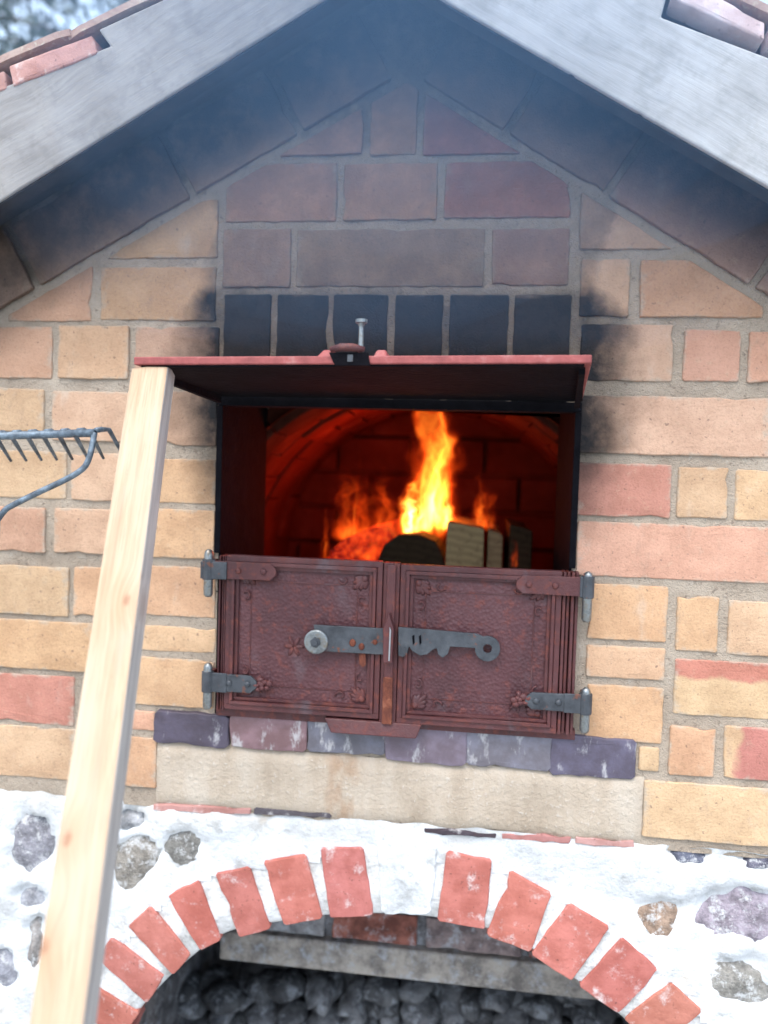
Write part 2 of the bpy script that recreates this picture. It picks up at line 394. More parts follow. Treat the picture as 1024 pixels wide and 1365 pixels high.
def flame_mat():
    m = bpy.data.materials.new('flame'); m.use_nodes = True; t = NT(m.node_tree)
    t.n.remove(t.n['Principled BSDF'])
    o = t.obj(); x, y, z = t.sep(o); rnd = t.math('MULTIPLY', t.info('Random'), 37.0)
    wv = t.comb(t.math('ADD', t.math('MULTIPLY', x, .55), rnd), t.math('MULTIPLY', y, .55), t.math('SUBTRACT', t.math('MULTIPLY', z, 2.4), rnd))
    wb = t.sep(t.noise(wv, 1.5, 2.5, .55, out='Color'))
    zz = t.math('POWER', t.math('MAXIMUM', z, 0.0), .7)
    x2 = t.math('ADD', x, t.math('MULTIPLY', t.math('MULTIPLY', t.math('SUBTRACT', wb[0], .5), 2.3), zz))
    y2 = t.math('ADD', y, t.math('MULTIPLY', t.math('MULTIPLY', t.math('SUBTRACT', wb[1], .5), 2.3), zz))
    st = t.noise(t.comb(t.math('ADD', x2, rnd), y2, t.math('MULTIPLY', z, 1.1)), 3.4, 2.5, .55)
    R = t.ramp(z, [(0, .55), (.12, .85), (.3, .78), (.55, .60), (.8, .42), (1, .10)])
    r = t.math('DIVIDE', t.math('SQRT', t.math('ADD', t.math('MULTIPLY', x2, x2), t.math('MULTIPLY', y2, y2))), R)
    body = t.rng(r, 1.0, .12, 0, 1)
    k = t.math('MULTIPLY', body, t.rng(st, .36, .66, .06, 1.0))
    k = t.math('MULTIPLY', k, t.rng(z, .0, .10, .0, 1))
    k = t.math('MULTIPLY', k, t.rng(z, .15, 1.0, 1, .30, False))
    heat = t.sep(t.info('Color'))
    kc = t.math('MULTIPLY', k, heat[0])
    c = t.ramp(kc, [(0, (1, .035, .002)), (.3, (1, .10, .008)), (.6, (1, .30, .025)), (1, (1, .62, .13))])
    e = t.node('ShaderNodeEmission'); t.put(e.inputs[0], c)
    t.put(e.inputs[1], t.math('MULTIPLY', t.math('POWER', k, 1.6), t.math('MULTIPLY', heat[1], 62.0)))
    t.l.new(e.outputs[0], t.n['Material Output'].inputs['Volume'])
    return m
M['flame'] = flame_mat()

def smoke_mat():
    m = bpy.data.materials.new('wood_smoke'); m.use_nodes = True; t = NT(m.node_tree)
    t.n.remove(t.n['Principled BSDF'])
    v = t.node('ShaderNodeVolumePrincipled'); v.inputs['Color'].default_value = (.30, .58, 1.0, 1)
    v.inputs['Density'].default_value = 0.25
    t.l.new(v.outputs[0], t.n['Material Output'].inputs['Volume'])
    return m
M['smoke'] = smoke_mat()

# ------------------------------------------------------------------ mesh helpers
class MB:
    def __init__(s): s.v = []; s.f = []
    def add(s, vs_, fs):
        o = len(s.v); s.v += [Vector(v) for v in vs_]; s.f += [tuple(i + o for i in f) for f in fs]; return s
    def box(s, a, b):
        x0, y0, z0 = a; x1, y1, z1 = b
        return s.add([(x0, y0, z0), (x1, y0, z0), (x1, y1, z0), (x0, y1, z0), (x0, y0, z1), (x1, y0, z1), (x1, y1, z1), (x0, y1, z1)],
                     [(0, 3, 2, 1), (4, 5, 6, 7), (0, 1, 5, 4), (1, 2, 6, 5), (2, 3, 7, 6), (3, 0, 4, 7)])
    def hexa(s, c):   # 8 corners: bottom 4 ccw from above, top 4
        return s.add(c, [(0, 3, 2, 1), (4, 5, 6, 7), (0, 1, 5, 4), (1, 2, 6, 5), (2, 3, 7, 6), (3, 0, 4, 7)])
    def prism(s, poly, y0, y1):   # poly of (x, z), counter clockwise seen from the front (-y)
        n = len(poly)
        vs_ = [(p[0], y0, p[1]) for p in poly] + [(p[0], y1, p[1]) for p in poly]
        return s.add(vs_, [tuple(range(n)), tuple(range(2 * n - 1, n - 1, -1))] + [(i, i + n, (i + 1) % n + n, (i + 1) % n) for i in range(n)])
    def tube(s, pts, r, n=10, cap=True):
        pts = [Vector(p) for p in pts]; rr = r if hasattr(r, '__len__') else [r] * len(pts)
        rings = []; up = None
        for i, p in enumerate(pts):
            d = (pts[min(i + 1, len(pts) - 1)] - pts[max(i - 1, 0)]).normalized()
            if up is None: up = d.orthogonal().normalized()
            up = (up - d * up.dot(d)).normalized(); w = d.cross(up)
            rings.append([p + (up * math.cos(2 * math.pi * k / n) + w * math.sin(2 * math.pi * k / n)) * rr[i] for k in range(n)])
        vs_ = [v for q in rings for v in q]; fs = []
        for i in range(len(pts) - 1):
            for k in range(n): fs.append((i * n + k, i * n + (k + 1) % n, (i + 1) * n + (k + 1) % n, (i + 1) * n + k))
        if cap: fs += [tuple(range(n - 1, -1, -1)), tuple((len(pts) - 1) * n + k for k in range(n))]
        return s.add(vs_, fs)
    def ell(s, c, r, nu=10, nv=6, rot=None):
        c = Vector(c); vs_ = []; fs = []
        for j in range(nv + 1):
            th = math.pi * j / nv
            for i in range(nu):
                ph = 2 * math.pi * i / nu
                q = Vector((r[0] * math.sin(th) * math.cos(ph), r[1] * math.sin(th) * math.sin(ph), r[2] * math.cos(th)))
                if rot is not None: q = rot @ q
                vs_.append(c + q)
        for j in range(nv):
            for i in range(nu): fs.append((j * nu + i, (j + 1) * nu + i, (j + 1) * nu + (i + 1) % nu, j * nu + (i + 1) % nu))
        return s.add(vs_, fs)
    def build(s, name, m, parent=None, smooth=False, bevel=0, color=None, mx=None, seg=2):
        vs_ = s.v
        if mx is not None: inv = mx.inverted(); vs_ = [inv @ v for v in vs_]
        me = bpy.data.meshes.new(name); me.from_pydata([tuple(v) for v in vs_], [], s.f); me.validate(); me.update()
        bm = bmesh.new(); bm.from_mesh(me); bmesh.ops.remove_doubles(bm, verts=bm.verts, dist=1e-6)
        bmesh.ops.recalc_face_normals(bm, faces=bm.faces); bm.to_mesh(me); bm.free()
        if smooth: me.polygons.foreach_set('use_smooth', [True] * len(me.polygons))
        return link(name, me, m, parent, bevel, color, mx, seg)
def link(name, me, m, parent=None, bevel=0, color=None, mx=None, seg=2):
    o = bpy.data.objects.new(name, me); COL.objects.link(o)
    if m is not None and len(me.materials) == 0: me.materials.append(M[m])
    if mx is not None: o.matrix_world = mx
    if parent is not None:
        o.parent = parent
    if color is not None: o.color = (*color[:3], 1.0)
    if bevel:
        b = o.modifiers.new('bevel', 'BEVEL'); b.width = bevel; b.segments = seg; b.limit_method = 'ANGLE'; b.angle_limit = RAD(40)
    return o
def empty(name, label, cat, loc=(0, 0, 0), group=None):
    o = bpy.data.objects.new(name, None); COL.objects.link(o); o.location = loc; o.empty_display_size = .1
    return tag(o, label, cat, group)
def tag(o, label, cat, group=None, kind=None):
    o['label'] = label; o['category'] = cat
    if group: o['group'] = group
    if kind: o['kind'] = kind
    return o
def nz(x, y, z, s=1.0): return noise.noise(Vector((x, y, z)) * s)

def ccw(poly):
    a = sum(poly[i][0] * poly[(i + 1) % len(poly)][1] - poly[(i + 1) % len(poly)][0] * poly[i][1] for i in range(len(poly)))
    return poly if a > 0 else poly[::-1]
def clip(poly, a, b):      # keep what lies below the line a-b (a left of b)
    out = []
    side = lambda p: (b[0] - a[0]) * (p[1] - a[1]) - (b[1] - a[1]) * (p[0] - a[0])
    for i in range(len(poly)):
        p, q = poly[i], poly[(i + 1) % len(poly)]; sp, sq = side(p), side(q)
        if sp <= 0: out.append(p)
        if sp * sq < 0:
            t_ = sp / (sp - sq); out.append((p[0] + (q[0] - p[0]) * t_, p[1] + (q[1] - p[1]) * t_))
    return out
def area(poly): return abs(sum(poly[i][0] * poly[(i + 1) % len(poly)][1] - poly[(i + 1) % len(poly)][0] * poly[i][1] for i in range(len(poly)))) / 2

def brick(poly, col, parent, y=0.0, depth=.04, m='brick', name='brick', rough=.0011, step=.013, chip=.0025):
    """one brick: a polygon on the wall with worn, uneven edges and a slightly pillowed face"""
    poly = ccw(poly); pts = []
    for i in range(len(poly)):
        a = Vector(poly[i]); b = Vector(poly[(i + 1) % len(poly)]); L = (b - a).length
        if L < 1e-4: continue
        d = (b - a) / L; c = min(chip, L * .2)
        n = max(1, int((L - 2 * c) / step))
        for k in range(n + 1):
            pts.append((a + d * (c + (L - 2 * c) * k / n), Vector((-d.y, d.x))))
    n = len(pts); sd_ = random.uniform(0, 90)
    cx = sum(p.x for p, _ in pts) / n; cz = sum(p.y for p, _ in pts) / n
    tilt = random.uniform(-.007, .007); tilt2 = random.uniform(-.007, .007); dy = random.uniform(-.0015, .0015)
    mb = MB(); vs_ = []
    jit = [nz(p.x, sd_, p.y, 30) * rough + random.uniform(-.5, .5) * rough for p, _ in pts]
    for q_ in range(random.choice((0, 1, 1, 2))):          # broken arrises
        c0 = random.randrange(n)
        for w_, f_ in ((-1, .4), (0, 1.0), (1, .5)): jit[(c0 + w_) % n] += f_ * random.uniform(.002, .0055)
    for ins, yy in ((0, depth), (0, .0022), (.0008, .0007), (.0018, .0001), (.020, -.0004)):
        for i, (p, nn) in enumerate(pts):
            if ins > .015:
                q = Vector((cx, cz)).lerp(p, .70)
            else:
                q = p + nn * (ins + jit[i])
            vs_.append((q.x, y + dy + yy + (q.x - cx) * tilt + (q.y - cz) * tilt2 + nz(q.x, sd_, q.y, 40) * .0008, q.y))
    fs = []
    for r in range(4):
        for i in range(n): fs.append((r * n + i, r * n + (i + 1) % n, (r + 1) * n + (i + 1) % n, (r + 1) * n + i))
    fs.append(tuple(4 * n + i for i in range(n)))
    mb.add(vs_, fs)
    o = mb.build(name, m, parent, smooth=False, color=col)
    return o

def rect(x0, x1, y0, y1):   # from a brick's left, right, top and bottom in the photograph to its rectangle on the wall
    mx, my = (x0 + x1) / 2, (y0 + y1) / 2; x0 -= 2.2; x1 += 2.2; y0 -= 2.0; y1 += 2.0
    return [(PX(x0, my), PZ(mx, y1)), (PX(x1, my), PZ(mx, y1)), (PX(x1, my), PZ(mx, y0)), (PX(x0, my), PZ(mx, y0))]
def quad(pts, Y=0.0): return [(P(u, v, Y).x, P(u, v, Y).z) for u, v in pts]

# ================================================================== ground
g = MB()
NG = 40
for j in range(NG + 1):
    for i in range(NG + 1):
        x = (i / NG - .5); y = (j / NG - .5)
        X = 240 * x * abs(x) * 2; Y = 240 * y * abs(y) * 2
        far = min(1, math.hypot(X, Y) / 12)
        g.v.append(Vector((X, Y, nz(X, Y, 3, .12) * .5 * far - .002 + nz(X, Y, 9, 1.5) * .012 * far)))
for j in range(NG):
    for i in range(NG): g.f.append((j * (NG + 1) + i, j * (NG + 1) + i + 1, (j + 1) * (NG + 1) + i + 1, (j + 1) * (NG + 1) + i))
go = g.build('ground', 'ground', smooth=True); go['kind'] = 'structure'; go['label'] = 'trampled ground with old snow around the oven'

# ================================================================== the oven
OVEN = empty('brick_oven', 'outdoor brick oven with gabled roof and open fire door', 'oven')

# key lines of the gable
RL0, RL1 = quad([(0, 415), (470, 140)])           # joint under the left raking course
RR0, RR1 = quad([(770, 240), (1024, 400)])        # joint under the right raking course
def isect(a, b, c, d):
    a, b, c, d = map(Vector, (a, b, c, d)); r = b - a; s_ = d - c
    t_ = ((c - a).x * s_.y - (c - a).y * s_.x) / (r.x * s_.y - r.y * s_.x)
    return a + r * t_
AP = isect(RL0, RL1, RR0, RR1)
dL = (Vector(RL1) - Vector(RL0)).normalized(); dR = (Vector(RR1) - Vector(RR0)).normalized()
nL = Vector((-dL.y, dL.x)); nR = Vector((-dR.y, dR.x))
XL, XR = -0.98, 0.94
ZBASE = PZ(530, 1095)
ZOPB, ZOPT = PZ(530, 975), PZ(530, 535)     # door opening
XO0, XO1 = PX(292, 650), PX(767, 650)
def rake_z(x, off=0.0):
    if x < AP.x:
        a = AP + nL * off; return a.y + (x - a.x) * dL.y / dL.x
    a = AP + nR * off; return a.y + (x - a.x) * dR.y / dR.x
RAKE = .118
# mortar face with the door opening left out
def grid_lines(marks, step):
    out = []
    for a, b in zip(marks[:-1], marks[1:]):
        n = max(1, round((b - a) / step)); out += [a + (b - a) * k / n for k in range(n)]
    return out + [marks[-1]]
xs = grid_lines([XL, XO0, XO1, XR], .012); zs = grid_lines([ZBASE - .012, ZOPB, ZOPT, AP.y + .16], .012)
mb = MB(); idx = {}
def vid(i, j):
    if (i, j) not in idx:
        x, z = xs[i], zs[j]; idx[(i, j)] = len(mb.v)
        mb.v.append(Vector((x, .0034 + nz(x, 0, z, 9) * .0014 + nz(x, 4, z, 45) * .0022, z)))
    return idx[(i, j)]
for j in range(len(zs) - 1):
    for i in range(len(xs) - 1):
        cx, cz = (xs[i] + xs[i + 1]) / 2, (zs[j] + zs[j + 1]) / 2
        if XO0 < cx < XO1 and ZOPB < cz < ZOPT: continue
        if cz > rake_z(cx, RAKE + .02): continue
        mb.f.append((vid(i, j), vid(i + 1, j), vid(i + 1, j + 1), vid(i, j + 1)))
UPPER = mb.build('upper_wall', 'mortar', OVEN, smooth=True)
UPPER['label'] = 'yellow and red brick gable wall blackened by smoke above the fire opening'
# body behind the face
DEEP = 1.55
mb = MB()
mb.prism(ccw([(XL + .002, 0), (XO0, 0), (XO0, ZOPT + .12), (XL + .002, rake_z(XL) + .02)]), .26, .27) if False else None
mb.box((XL + .003, .02, ZBASE), (XO0 - .004, .25, ZOPT)); mb.box((XO1 + .004, .02, ZBASE), (XR - .003, .25, ZOPT))
mb.prism(ccw([(XL + .003, ZOPT + .055), (XR - .003, ZOPT + .055), (XR - .003, rake_z(XR) + .06), (AP.x, AP.y + .08), (XL + .003, rake_z(XL) + .06)]), .02, .25)
mb.box((XL + .003, .25, 0), (XL + .12, DEEP, rake_z(XL) + .02)); mb.box((XR - .12, .25, 0), (XR - .003, DEEP, rake_z(XR) + .02))
mb.prism(ccw([(XL + .003, 0), (XR - .003, 0), (XR - .003, rake_z(XR) + .02), (AP.x, AP.y + .06), (XL + .003, rake_z(XL) + .02)]), DEEP - .1, DEEP + .02)
mb.build('masonry_core', 'mortar', OVEN)

# --- bricks of the gable wall: left, right, top, bottom in the photo + colour
Yl, Ta, Sa, Re, Or, Br = (.57, .385, .235), (.55, .365, .25), (.55, .325, .22), (.47, .215, .16), (.565, .355, .21), (.42, .28, .20)
LEFT = [
 (145, 288, 268, 342, Or), (12, 120, 357, 426, Sa), (135, 285, 357, 425, Or),
 (0, 67, 437, 502, Sa), (79, 169, 436, 503, Yl), (182, 289, 437, 506, Ta),
 (0, 56, 520, 573, Yl), (71, 172, 524, 586, Ta), (183, 294, 523, 592, Ta),
 (0, 86, 603, 662, Yl), (96, 186, 606, 666, Ta), (197, 294, 614, 669, Or),
 (0, 58, 678, 734, Sa), (74, 176, 681, 737, Ta), (187, 295, 681, 742, Or),
 (0, 89, 757, 818, Yl), (100, 166, 759, 821, Or), (176, 285, 757, 820, Or),
 (0, 121, 830, 891, Or), (132, 285, 836, 866, Yl),
 (0, 96, 902, 963, Re), (140, 283, 879, 939, Or), (118, 204, 948, 970, Sa),
 (0, 98, 971, 1036, Yl), (109, 206, 983, 1045, Or)]
RIGHT = [
 (776, 905, 255, 330, Ta), (776, 837, 347, 420, Ta), (855, 1018, 348, 421, Or),
 (776, 896, 434, 506, Ta), (914, 985, 441, 506, Sa), (1000, 1075, 444, 509, Sa),
 (770, 1030, 531, 605, Ta),
 (771, 893, 620, 687, Re), (906, 969, 625, 689, Yl), (983, 1060, 629, 693, Yl),
 (771, 1032, 701, 771, Sa),
 (786, 888, 782, 852, Or), (904, 956, 797, 867, Or), (973, 1050, 804, 873, Yl),
 (784, 885, 864, 903, Yl), (901, 1045, 884, 955, Yl),
 (783, 882, 917, 987, Or), (895, 951, 971, 1033, Or), (967, 1060, 973, 1039, Yl), (854, 877, 998, 1026, Yl),
 (860, 1048, 1049, 1122, Yl)]
MID = [
 (300, 358, 394, 534, Br), (370, 434, 394, 534, Br), (445, 513, 394, 534, Br), (527, 587, 394, 534, Br), (600, 674, 394, 534, Br), (686, 757, 394, 534, Br),
 (299, 385, 306, 381, Br), (397, 644, 306, 380, Br), (658, 757, 306, 378, Br),
 (303, 447, 219, 293, Sa), (460, 581, 219, 291, Sa), (595, 760, 216, 288, Re),
 (330, 482, 128, 205, Sa), (496, 554, 110, 204, Sa), (567, 735, 118, 203, Re)]
def vary(c, k=.06):
    f = 1 + random.uniform(-k, k); return tuple(min(.75, max(0, q * f * (1 + random.uniform(-k, k) * .5))) for q in c)
def gable_clip(poly):
    a = AP + nL * (-.011); b = AP + nR * (-.011)
    poly = clip(poly, tuple(a - dL), tuple(a + dL)); 
    return clip(poly, tuple(b - dR), tuple(b + dR)) if len(poly) > 2 else poly
def put_brick(poly, col, m='brick'):
    poly = gable_clip(poly)
    if len(poly) < 3 or area(poly) < .0006: return
    brick(poly, vary(col), UPPER, m=m)
pal = [Yl, Ta, Or, Sa, Yl, Or, Re]
for (a, b, c, d, col) in LEFT:
    r = rect(a, b, c, d)
    if b >= 292: r[1] = (XO0 - .006, r[1][1]); r[2] = (XO0 - .006, r[2][1])
    if a == 0:                       # brick runs on past the picture's edge, the course goes on to the corner
        w = random.uniform(.03, .12); z0, z1 = r[0][1], r[2][1]
        r[0] = (r[0][0] - w, z0); r[3] = (r[3][0] - w, z1); x = r[0][0] - .014
        while x > XL + .05:
            w = min(random.choice((.1, .19, .19)), x - XL)
            put_brick([(x - w, z0), (x, z0), (x, z1), (x - w, z1)], random.choice(pal)); x -= w + .014
    put_brick(r, col)
for (a, b, c, d, col) in RIGHT:
    r = rect(a, b, c, d); z0, z1 = r[0][1], r[2][1]
    m = 'brick'
    if (a, c) == (901, 884): m = 'brick_two_up'
    if (a, c) == (967, 973): m = 'brick_two_right'
    put_brick(r, col, m)
    if b >= 1018:
        x = r[1][0] + .014
        while x < XR - .05:
            w = min(random.choice((.1, .19, .19)), XR - x)
            put_brick([(x, z0), (x + w, z0), (x + w, z1), (x, z1)], random.choice(pal)); x += w + .014
for (a, b, c, d, col) in MID: put_brick(rect(a, b, c, d), col)
# raking courses under the roof
jl = [P(45, 372), P(253, 252), P(395, 165)]
def rake_course(d, n, marks, col):
    # marks: distances along the slope from the apex, measured downwards
    for s0, s1 in zip(marks[:-1], marks[1:]):
        a = AP + d * (s0 + .006); b = AP + d * (s1 - .006)
        poly = [tuple(a + n * .004), tuple(b + n * .004), tuple(b + n * RAKE), tuple(a + n * RAKE)]
        brick(poly, vary(col), UPPER, y=-.004)
def along(p, d): return (Vector((p.x, p.z)) - AP).dot(d)
ml = sorted([along(q, -dL) for q in jl]); m0 = ml + [ml[-1] + .24, ml[-1] + .44]
m0 = [.02] + m0
rake_course(-dL, nL, m0, (.40, .26, .19))
mr = [along(P(806, 262), dR)]
rake_course(dR, nR, [.02, mr[0] * .5, mr[0], mr[0] + .26, mr[0] + .50], (.36, .235, .18))

# --- throat: sooted iron lining of the fire opening
mb = MB(); T = .27
mb.box((XO0 - .004, .004, ZOPB - .03), (XO0 + .004, T, ZOPT + .05)); mb.box((XO1 - .004, .004, ZOPB - .03), (XO1 + .004, T, ZOPT + .05))
mb.hexa([(XO0 - .004, .010, ZOPT + .002), (XO1 + .004, .010, ZOPT + .002), (XO1 + .004, T, ZOPT + .045), (XO0 - .004, T, ZOPT + .045),
         (XO0 - .004, .010, ZOPT + .012), (XO1 + .004, .010, ZOPT + .012), (XO1 + .004, T, ZOPT + .055), (XO0 - .004, T, ZOPT + .055)])
mb.build('throat_lining', 'black', OVEN, bevel=.002)

# --- fire chamber: firebrick vault and back wall
CHX, CHZ, CHR, CH0, CH1 = .01, 1.26, .43, .275, 1.02
shell = MB(); ns = 24
vv = []
for yy in (CH0 - .02, CH1 + .06):
    for k in range(ns + 1):
        a = math.pi * k / ns; vv.append((CHX + (CHR + .012) * math.cos(a), yy, CHZ + (CHR + .012) * math.sin(a)))
shell.add(vv, [(k, k + 1, ns + 2 + k, ns + 1 + k) for k in range(ns)])
shell.box((CHX - CHR - .03, CH0, 1.08), (CHX - CHR - .01, CH1 + .05, CHZ)); shell.box((CHX + CHR + .01, CH0, 1.08), (CHX + CHR + .03, CH1 + .05, CHZ))
shell.box((CHX - .5, CH1 + .030, 1.06), (CHX + .5, CH1 + .05, 1.76))
shell.box((CHX - .5, .02, 1.06), (CHX + .5, CH1 + .05, 1.10))
CH = shell.build('fire_chamber', 'firebrick', OVEN)
CH['label'] = 'vaulted firebrick chamber glowing red behind the flames'
vm = None; NA = 11; RD = .122
for j in range(6):
    for k in range(NA):
        a0 = math.pi * (k + (.5 if j % 2 else 0)) / NA; a1 = a0 + math.pi / NA
        if a1 > math.pi + .01: continue
        if vm is None:
            b = MB(); da = math.pi / NA - .009
            c = []
            for yy, rr in ((0, CHR), (0, CHR + .05), (RD - .008, CHR), (RD - .008, CHR + .05)):
                for t_ in (-da / 2, 0, da / 2): c.append((rr * math.cos(t_), yy, rr * math.sin(t_)))
            b.add(c, [(0, 1, 4, 3), (1, 2, 5, 4), (6, 9, 10, 7), (7, 10, 11, 8), (0, 6, 7, 1), (1, 7, 8, 2), (3, 4, 10, 9), (4, 5, 11, 10), (0, 3, 9, 6), (2, 8, 11, 5)])
            o = b.build('vault_brick', 'firebrick', CH, bevel=.004); vm = o.data
        else: o = link('vault_brick', vm, 'firebrick', CH, bevel=.004)
        am = (a0 + a1) / 2; dr = random.uniform(-.004, .006)
        o.location = (CHX + dr * math.cos(am), CH0 + j * RD, CHZ + dr * math.sin(am)); o.rotation_euler = (0, -am, 0)
bmesh_ = None
for r in range(6):
    for c in range(5):
        x0 = CHX - .5 + c * .215 + (.1 if r % 2 else 0); z0 = 1.10 + r * .105
        if bmesh_ is None:
            o = MB().box((0, 0, 0), (.205, .04, .095)).build('back_brick', 'firebrick', CH, bevel=.005); bmesh_ = o.data
        else: o = link('back_brick', bmesh_, 'firebrick', CH, bevel=.005)
        o.location = (x0, CH1 + random.uniform(-.004, .004), z0)

# --- sill: clinker row, render band, small lip
CL = [(209, 304, 951, 991, (.062, .050, .068)), (308, 408, 955, 996, (.17, .10, .105)), (412, 511, 961, 1003, (.12, .115, .135)),
      (514, 620, 966, 1014, (.14, .11, .135)), (623, 733, 974, 1021, (.135, .125, .145)), (735, 846, 983, 1033, (.082, .070, .098))]
SILL = MB()
zc0, zc1 = PZ(530, 1011), PZ(530, 955)
SILL.box((PX(207, 975), .006, zc0 - .004), (PX(850, 1010), .03, zc1 + .006)).build('sill', 'mortar', OVEN)
sill_o = bpy.data.objects['sill']; sill_o['label'] = 'purple clinker brick sill below the doors'
for a, b, c, d, col in CL: brick(rect(a, b, c, d), col, sill_o, y=-.006, m='clinker', name='clinker_brick', rough=.0022, chip=.006)
# cement render band
z0, z1 = PZ(530, 1098), PZ(530, 1012)
xa, xb = PX(208, 1030), PX(857, 1070)
mb = MB(); nx, nzv = 60, 9
for j in range(nzv + 1):
    for i in range(nx + 1):
        x = xa + (xb - xa) * i / nx; z = z0 + (z1 - z0) * j / nzv
        e = min(i, nx - i, j, nzv - j)
        y = -.003 + nz(x, 1, z, 14) * .003 + nz(x, 5, z, 60) * .0012 + (.006 if e == 0 else 0)
        if e == 0: x += nz(x, 2, z, 25) * .003; z += nz(x, 3, z, 25) * .003
        mb.v.append(Vector((x, y, z)))
for j in range(nzv):
    for i in range(nx): mb.f.append((j * (nx + 1) + i, j * (nx + 1) + i + 1, (j + 1) * (nx + 1) + i + 1, (j + 1) * (nx + 1) + i))
n_ = nx + 1
for i in range(nx): mb.f.append((i, i + 1, i + 1, i)) if False else None
o = mb.build('render_band', 'plaster', OVEN, smooth=True)
o['label'] = 'grey cement render band under the clinker sill'

# ================================================================== lower wall: limewashed fieldstone with a brick arch
ZL1 = ZBASE
# intrados of the arch
arch_px = [(140, 1420), (158, 1385), (187, 1345), (232, 1297), (290, 1251), (335, 1238), (380, 1229), (435, 1222), (490, 1220), (540, 1221), (587, 1226), (648, 1240), (706, 1266), (768, 1308), (826, 1354), (862, 1395), (885, 1440)]
arch = [Vector((P(u, v).x, P(u, v).z)) for u, v in arch_px]
arch = [Vector((arch[0].x - .005, .0)), Vector((arch[0].x - .005, .30))] + arch + [Vector((arch[-1].x + .01, .30)), Vector((arch[-1].x + .01, .0))]
def smooth_line(pts, n=5):
    out = []
    for i in range(len(pts) - 1):
        p0, p1, p2, p3 = pts[max(i - 1, 0)], pts[i], pts[i + 1], pts[min(i + 2, len(pts) - 1)]
        for k in range(n):
            t_ = k / n
            out.append(.5 * ((2 * p1) + (p2 - p0) * t_ + (2 * p0 - 5 * p1 + 4 * p2 - p3) * t_ ** 2 + (3 * p1 - p0 - 3 * p2 + p3) * t_ ** 3))
    return out + [pts[-1]]
inner = smooth_line(arch)
def offs(pts, d):
    out = []
    for i, p in enumerate(pts):
        t_ = (pts[min(i + 1, len(pts) - 1)] - pts[max(i - 1, 0)]).normalized(); out.append(p + Vector((-t_.y, t_.x)) * d)
    return out
hole = offs(inner, .095); mid = offs(inner, .05); outer = offs(inner, .135)
def inside_poly(x, z, poly):
    c = False; j = len(poly) - 1
    for i in range(len(poly)):
        a, b = poly[i], poly[j]
        if (a.y > z) != (b.y > z) and x < (b.x - a.x) * (z - a.y) / (b.y - a.y + 1e-12) + a.x: c = not c
        j = i
    return c
STONES = [  # photo outline box, colour
 (12, 76, 1086, 1166, (.30, .30, .33)), (146, 212, 1116, 1186, (.27, .25, .215)), (217, 303, 1110, 1165, (.21, .205, .185)),
 (22, 64, 1180, 1208, (.36, .37, .40)), (-18, 24, 1262, 1318, (.33, .34, .38)), (36, 62, 1222, 1290, (.34, .32, .30)),
 (836, 908, 1196, 1258, (.36, .26, .19)), (922, 1060, 1183, 1258, (.34, .30, .34)), (914, 1040, 1283, 1340, (.29, .28, .25)),
 (150, 190, 1082, 1104, (.35, .36, .37)), (890, 945, 1132, 1150, (.12, .13, .17)), (960, 1050, 1140, 1155, (.13, .13, .17)), (-120, -30, 1120, 1190, (.3, .3, .3)), (1080, 1180, 1250, 1330, (.3, .28, .27)), (-110, -20, 1340, 1420, (.25, .25, .26)), (940, 1020, 1390, 1460, (.3, .29, .27))]
def stone_field(x, z):
    h = 0
    for a, b, c, d, _ in STONES:
        p = P((a + b) / 2, (c + d) / 2); rx = abs(PX(b, c) - PX(a, c)) / 2; rz = abs(PZ(a, c) - PZ(a, d)) / 2
        q = math.hypot((x - p.x) / (rx * 1.0), (z - p.z) / (rz * 1.0)) + nz(x, 7, z, 28) * .55
        h = max(h, max(0, min(1, (1.15 - q) / .35)))
    return h
xs = grid_lines([XL, XR], .011); zs = grid_lines([0.0, .55, ZL1 - .002], .011)
zs = [z for z in grid_lines([0.0, .55], .04)[:-1]] + grid_lines([.55, ZL1 - .002], .010)
mb = MB(); idx = {}
def vid2(i, j):
    if (i, j) not in idx:
        x, z = xs[i], zs[j]; idx[(i, j)] = len(mb.v)
        top = max(0, 1 - (ZL1 - z) / .02)
        y = -.004 + nz(x, 0, z, 6) * .010 + nz(x, 4, z, 16) * .006 + nz(x, 8, z, 48) * .0028
        y += .017 * stone_field(x, z) + nz(x, 11, z, 70) * .004 * min(1, stone_field(x, z) * 2) + .010 * top
        da = min(math.hypot(q.x - x, q.y - z) for q in inner)
        if da < .19: y = y + (.0005 + nz(x, 4, z, 30) * .004 - y) * min(1, (.19 - da) / .05)
        mb.v.append(Vector((x, y, z + (nz(x, 2, .4, 22) * .006 if top > 0 else 0))))
    return idx[(i, j)]
for j in range(len(zs) - 1):
    for i in range(len(xs) - 1):
        if inside_poly((xs[i] + xs[i + 1]) / 2, (zs[j] + zs[j + 1]) / 2, hole): continue
        mb.f.append((vid2(i, j), vid2(i + 1, j), vid2(i + 1, j + 1), vid2(i, j + 1)))
LOWER = mb.build('lower_wall', 'white', OVEN, smooth=True)
LOWER['label'] = 'limewashed fieldstone base wall with a red brick arch'
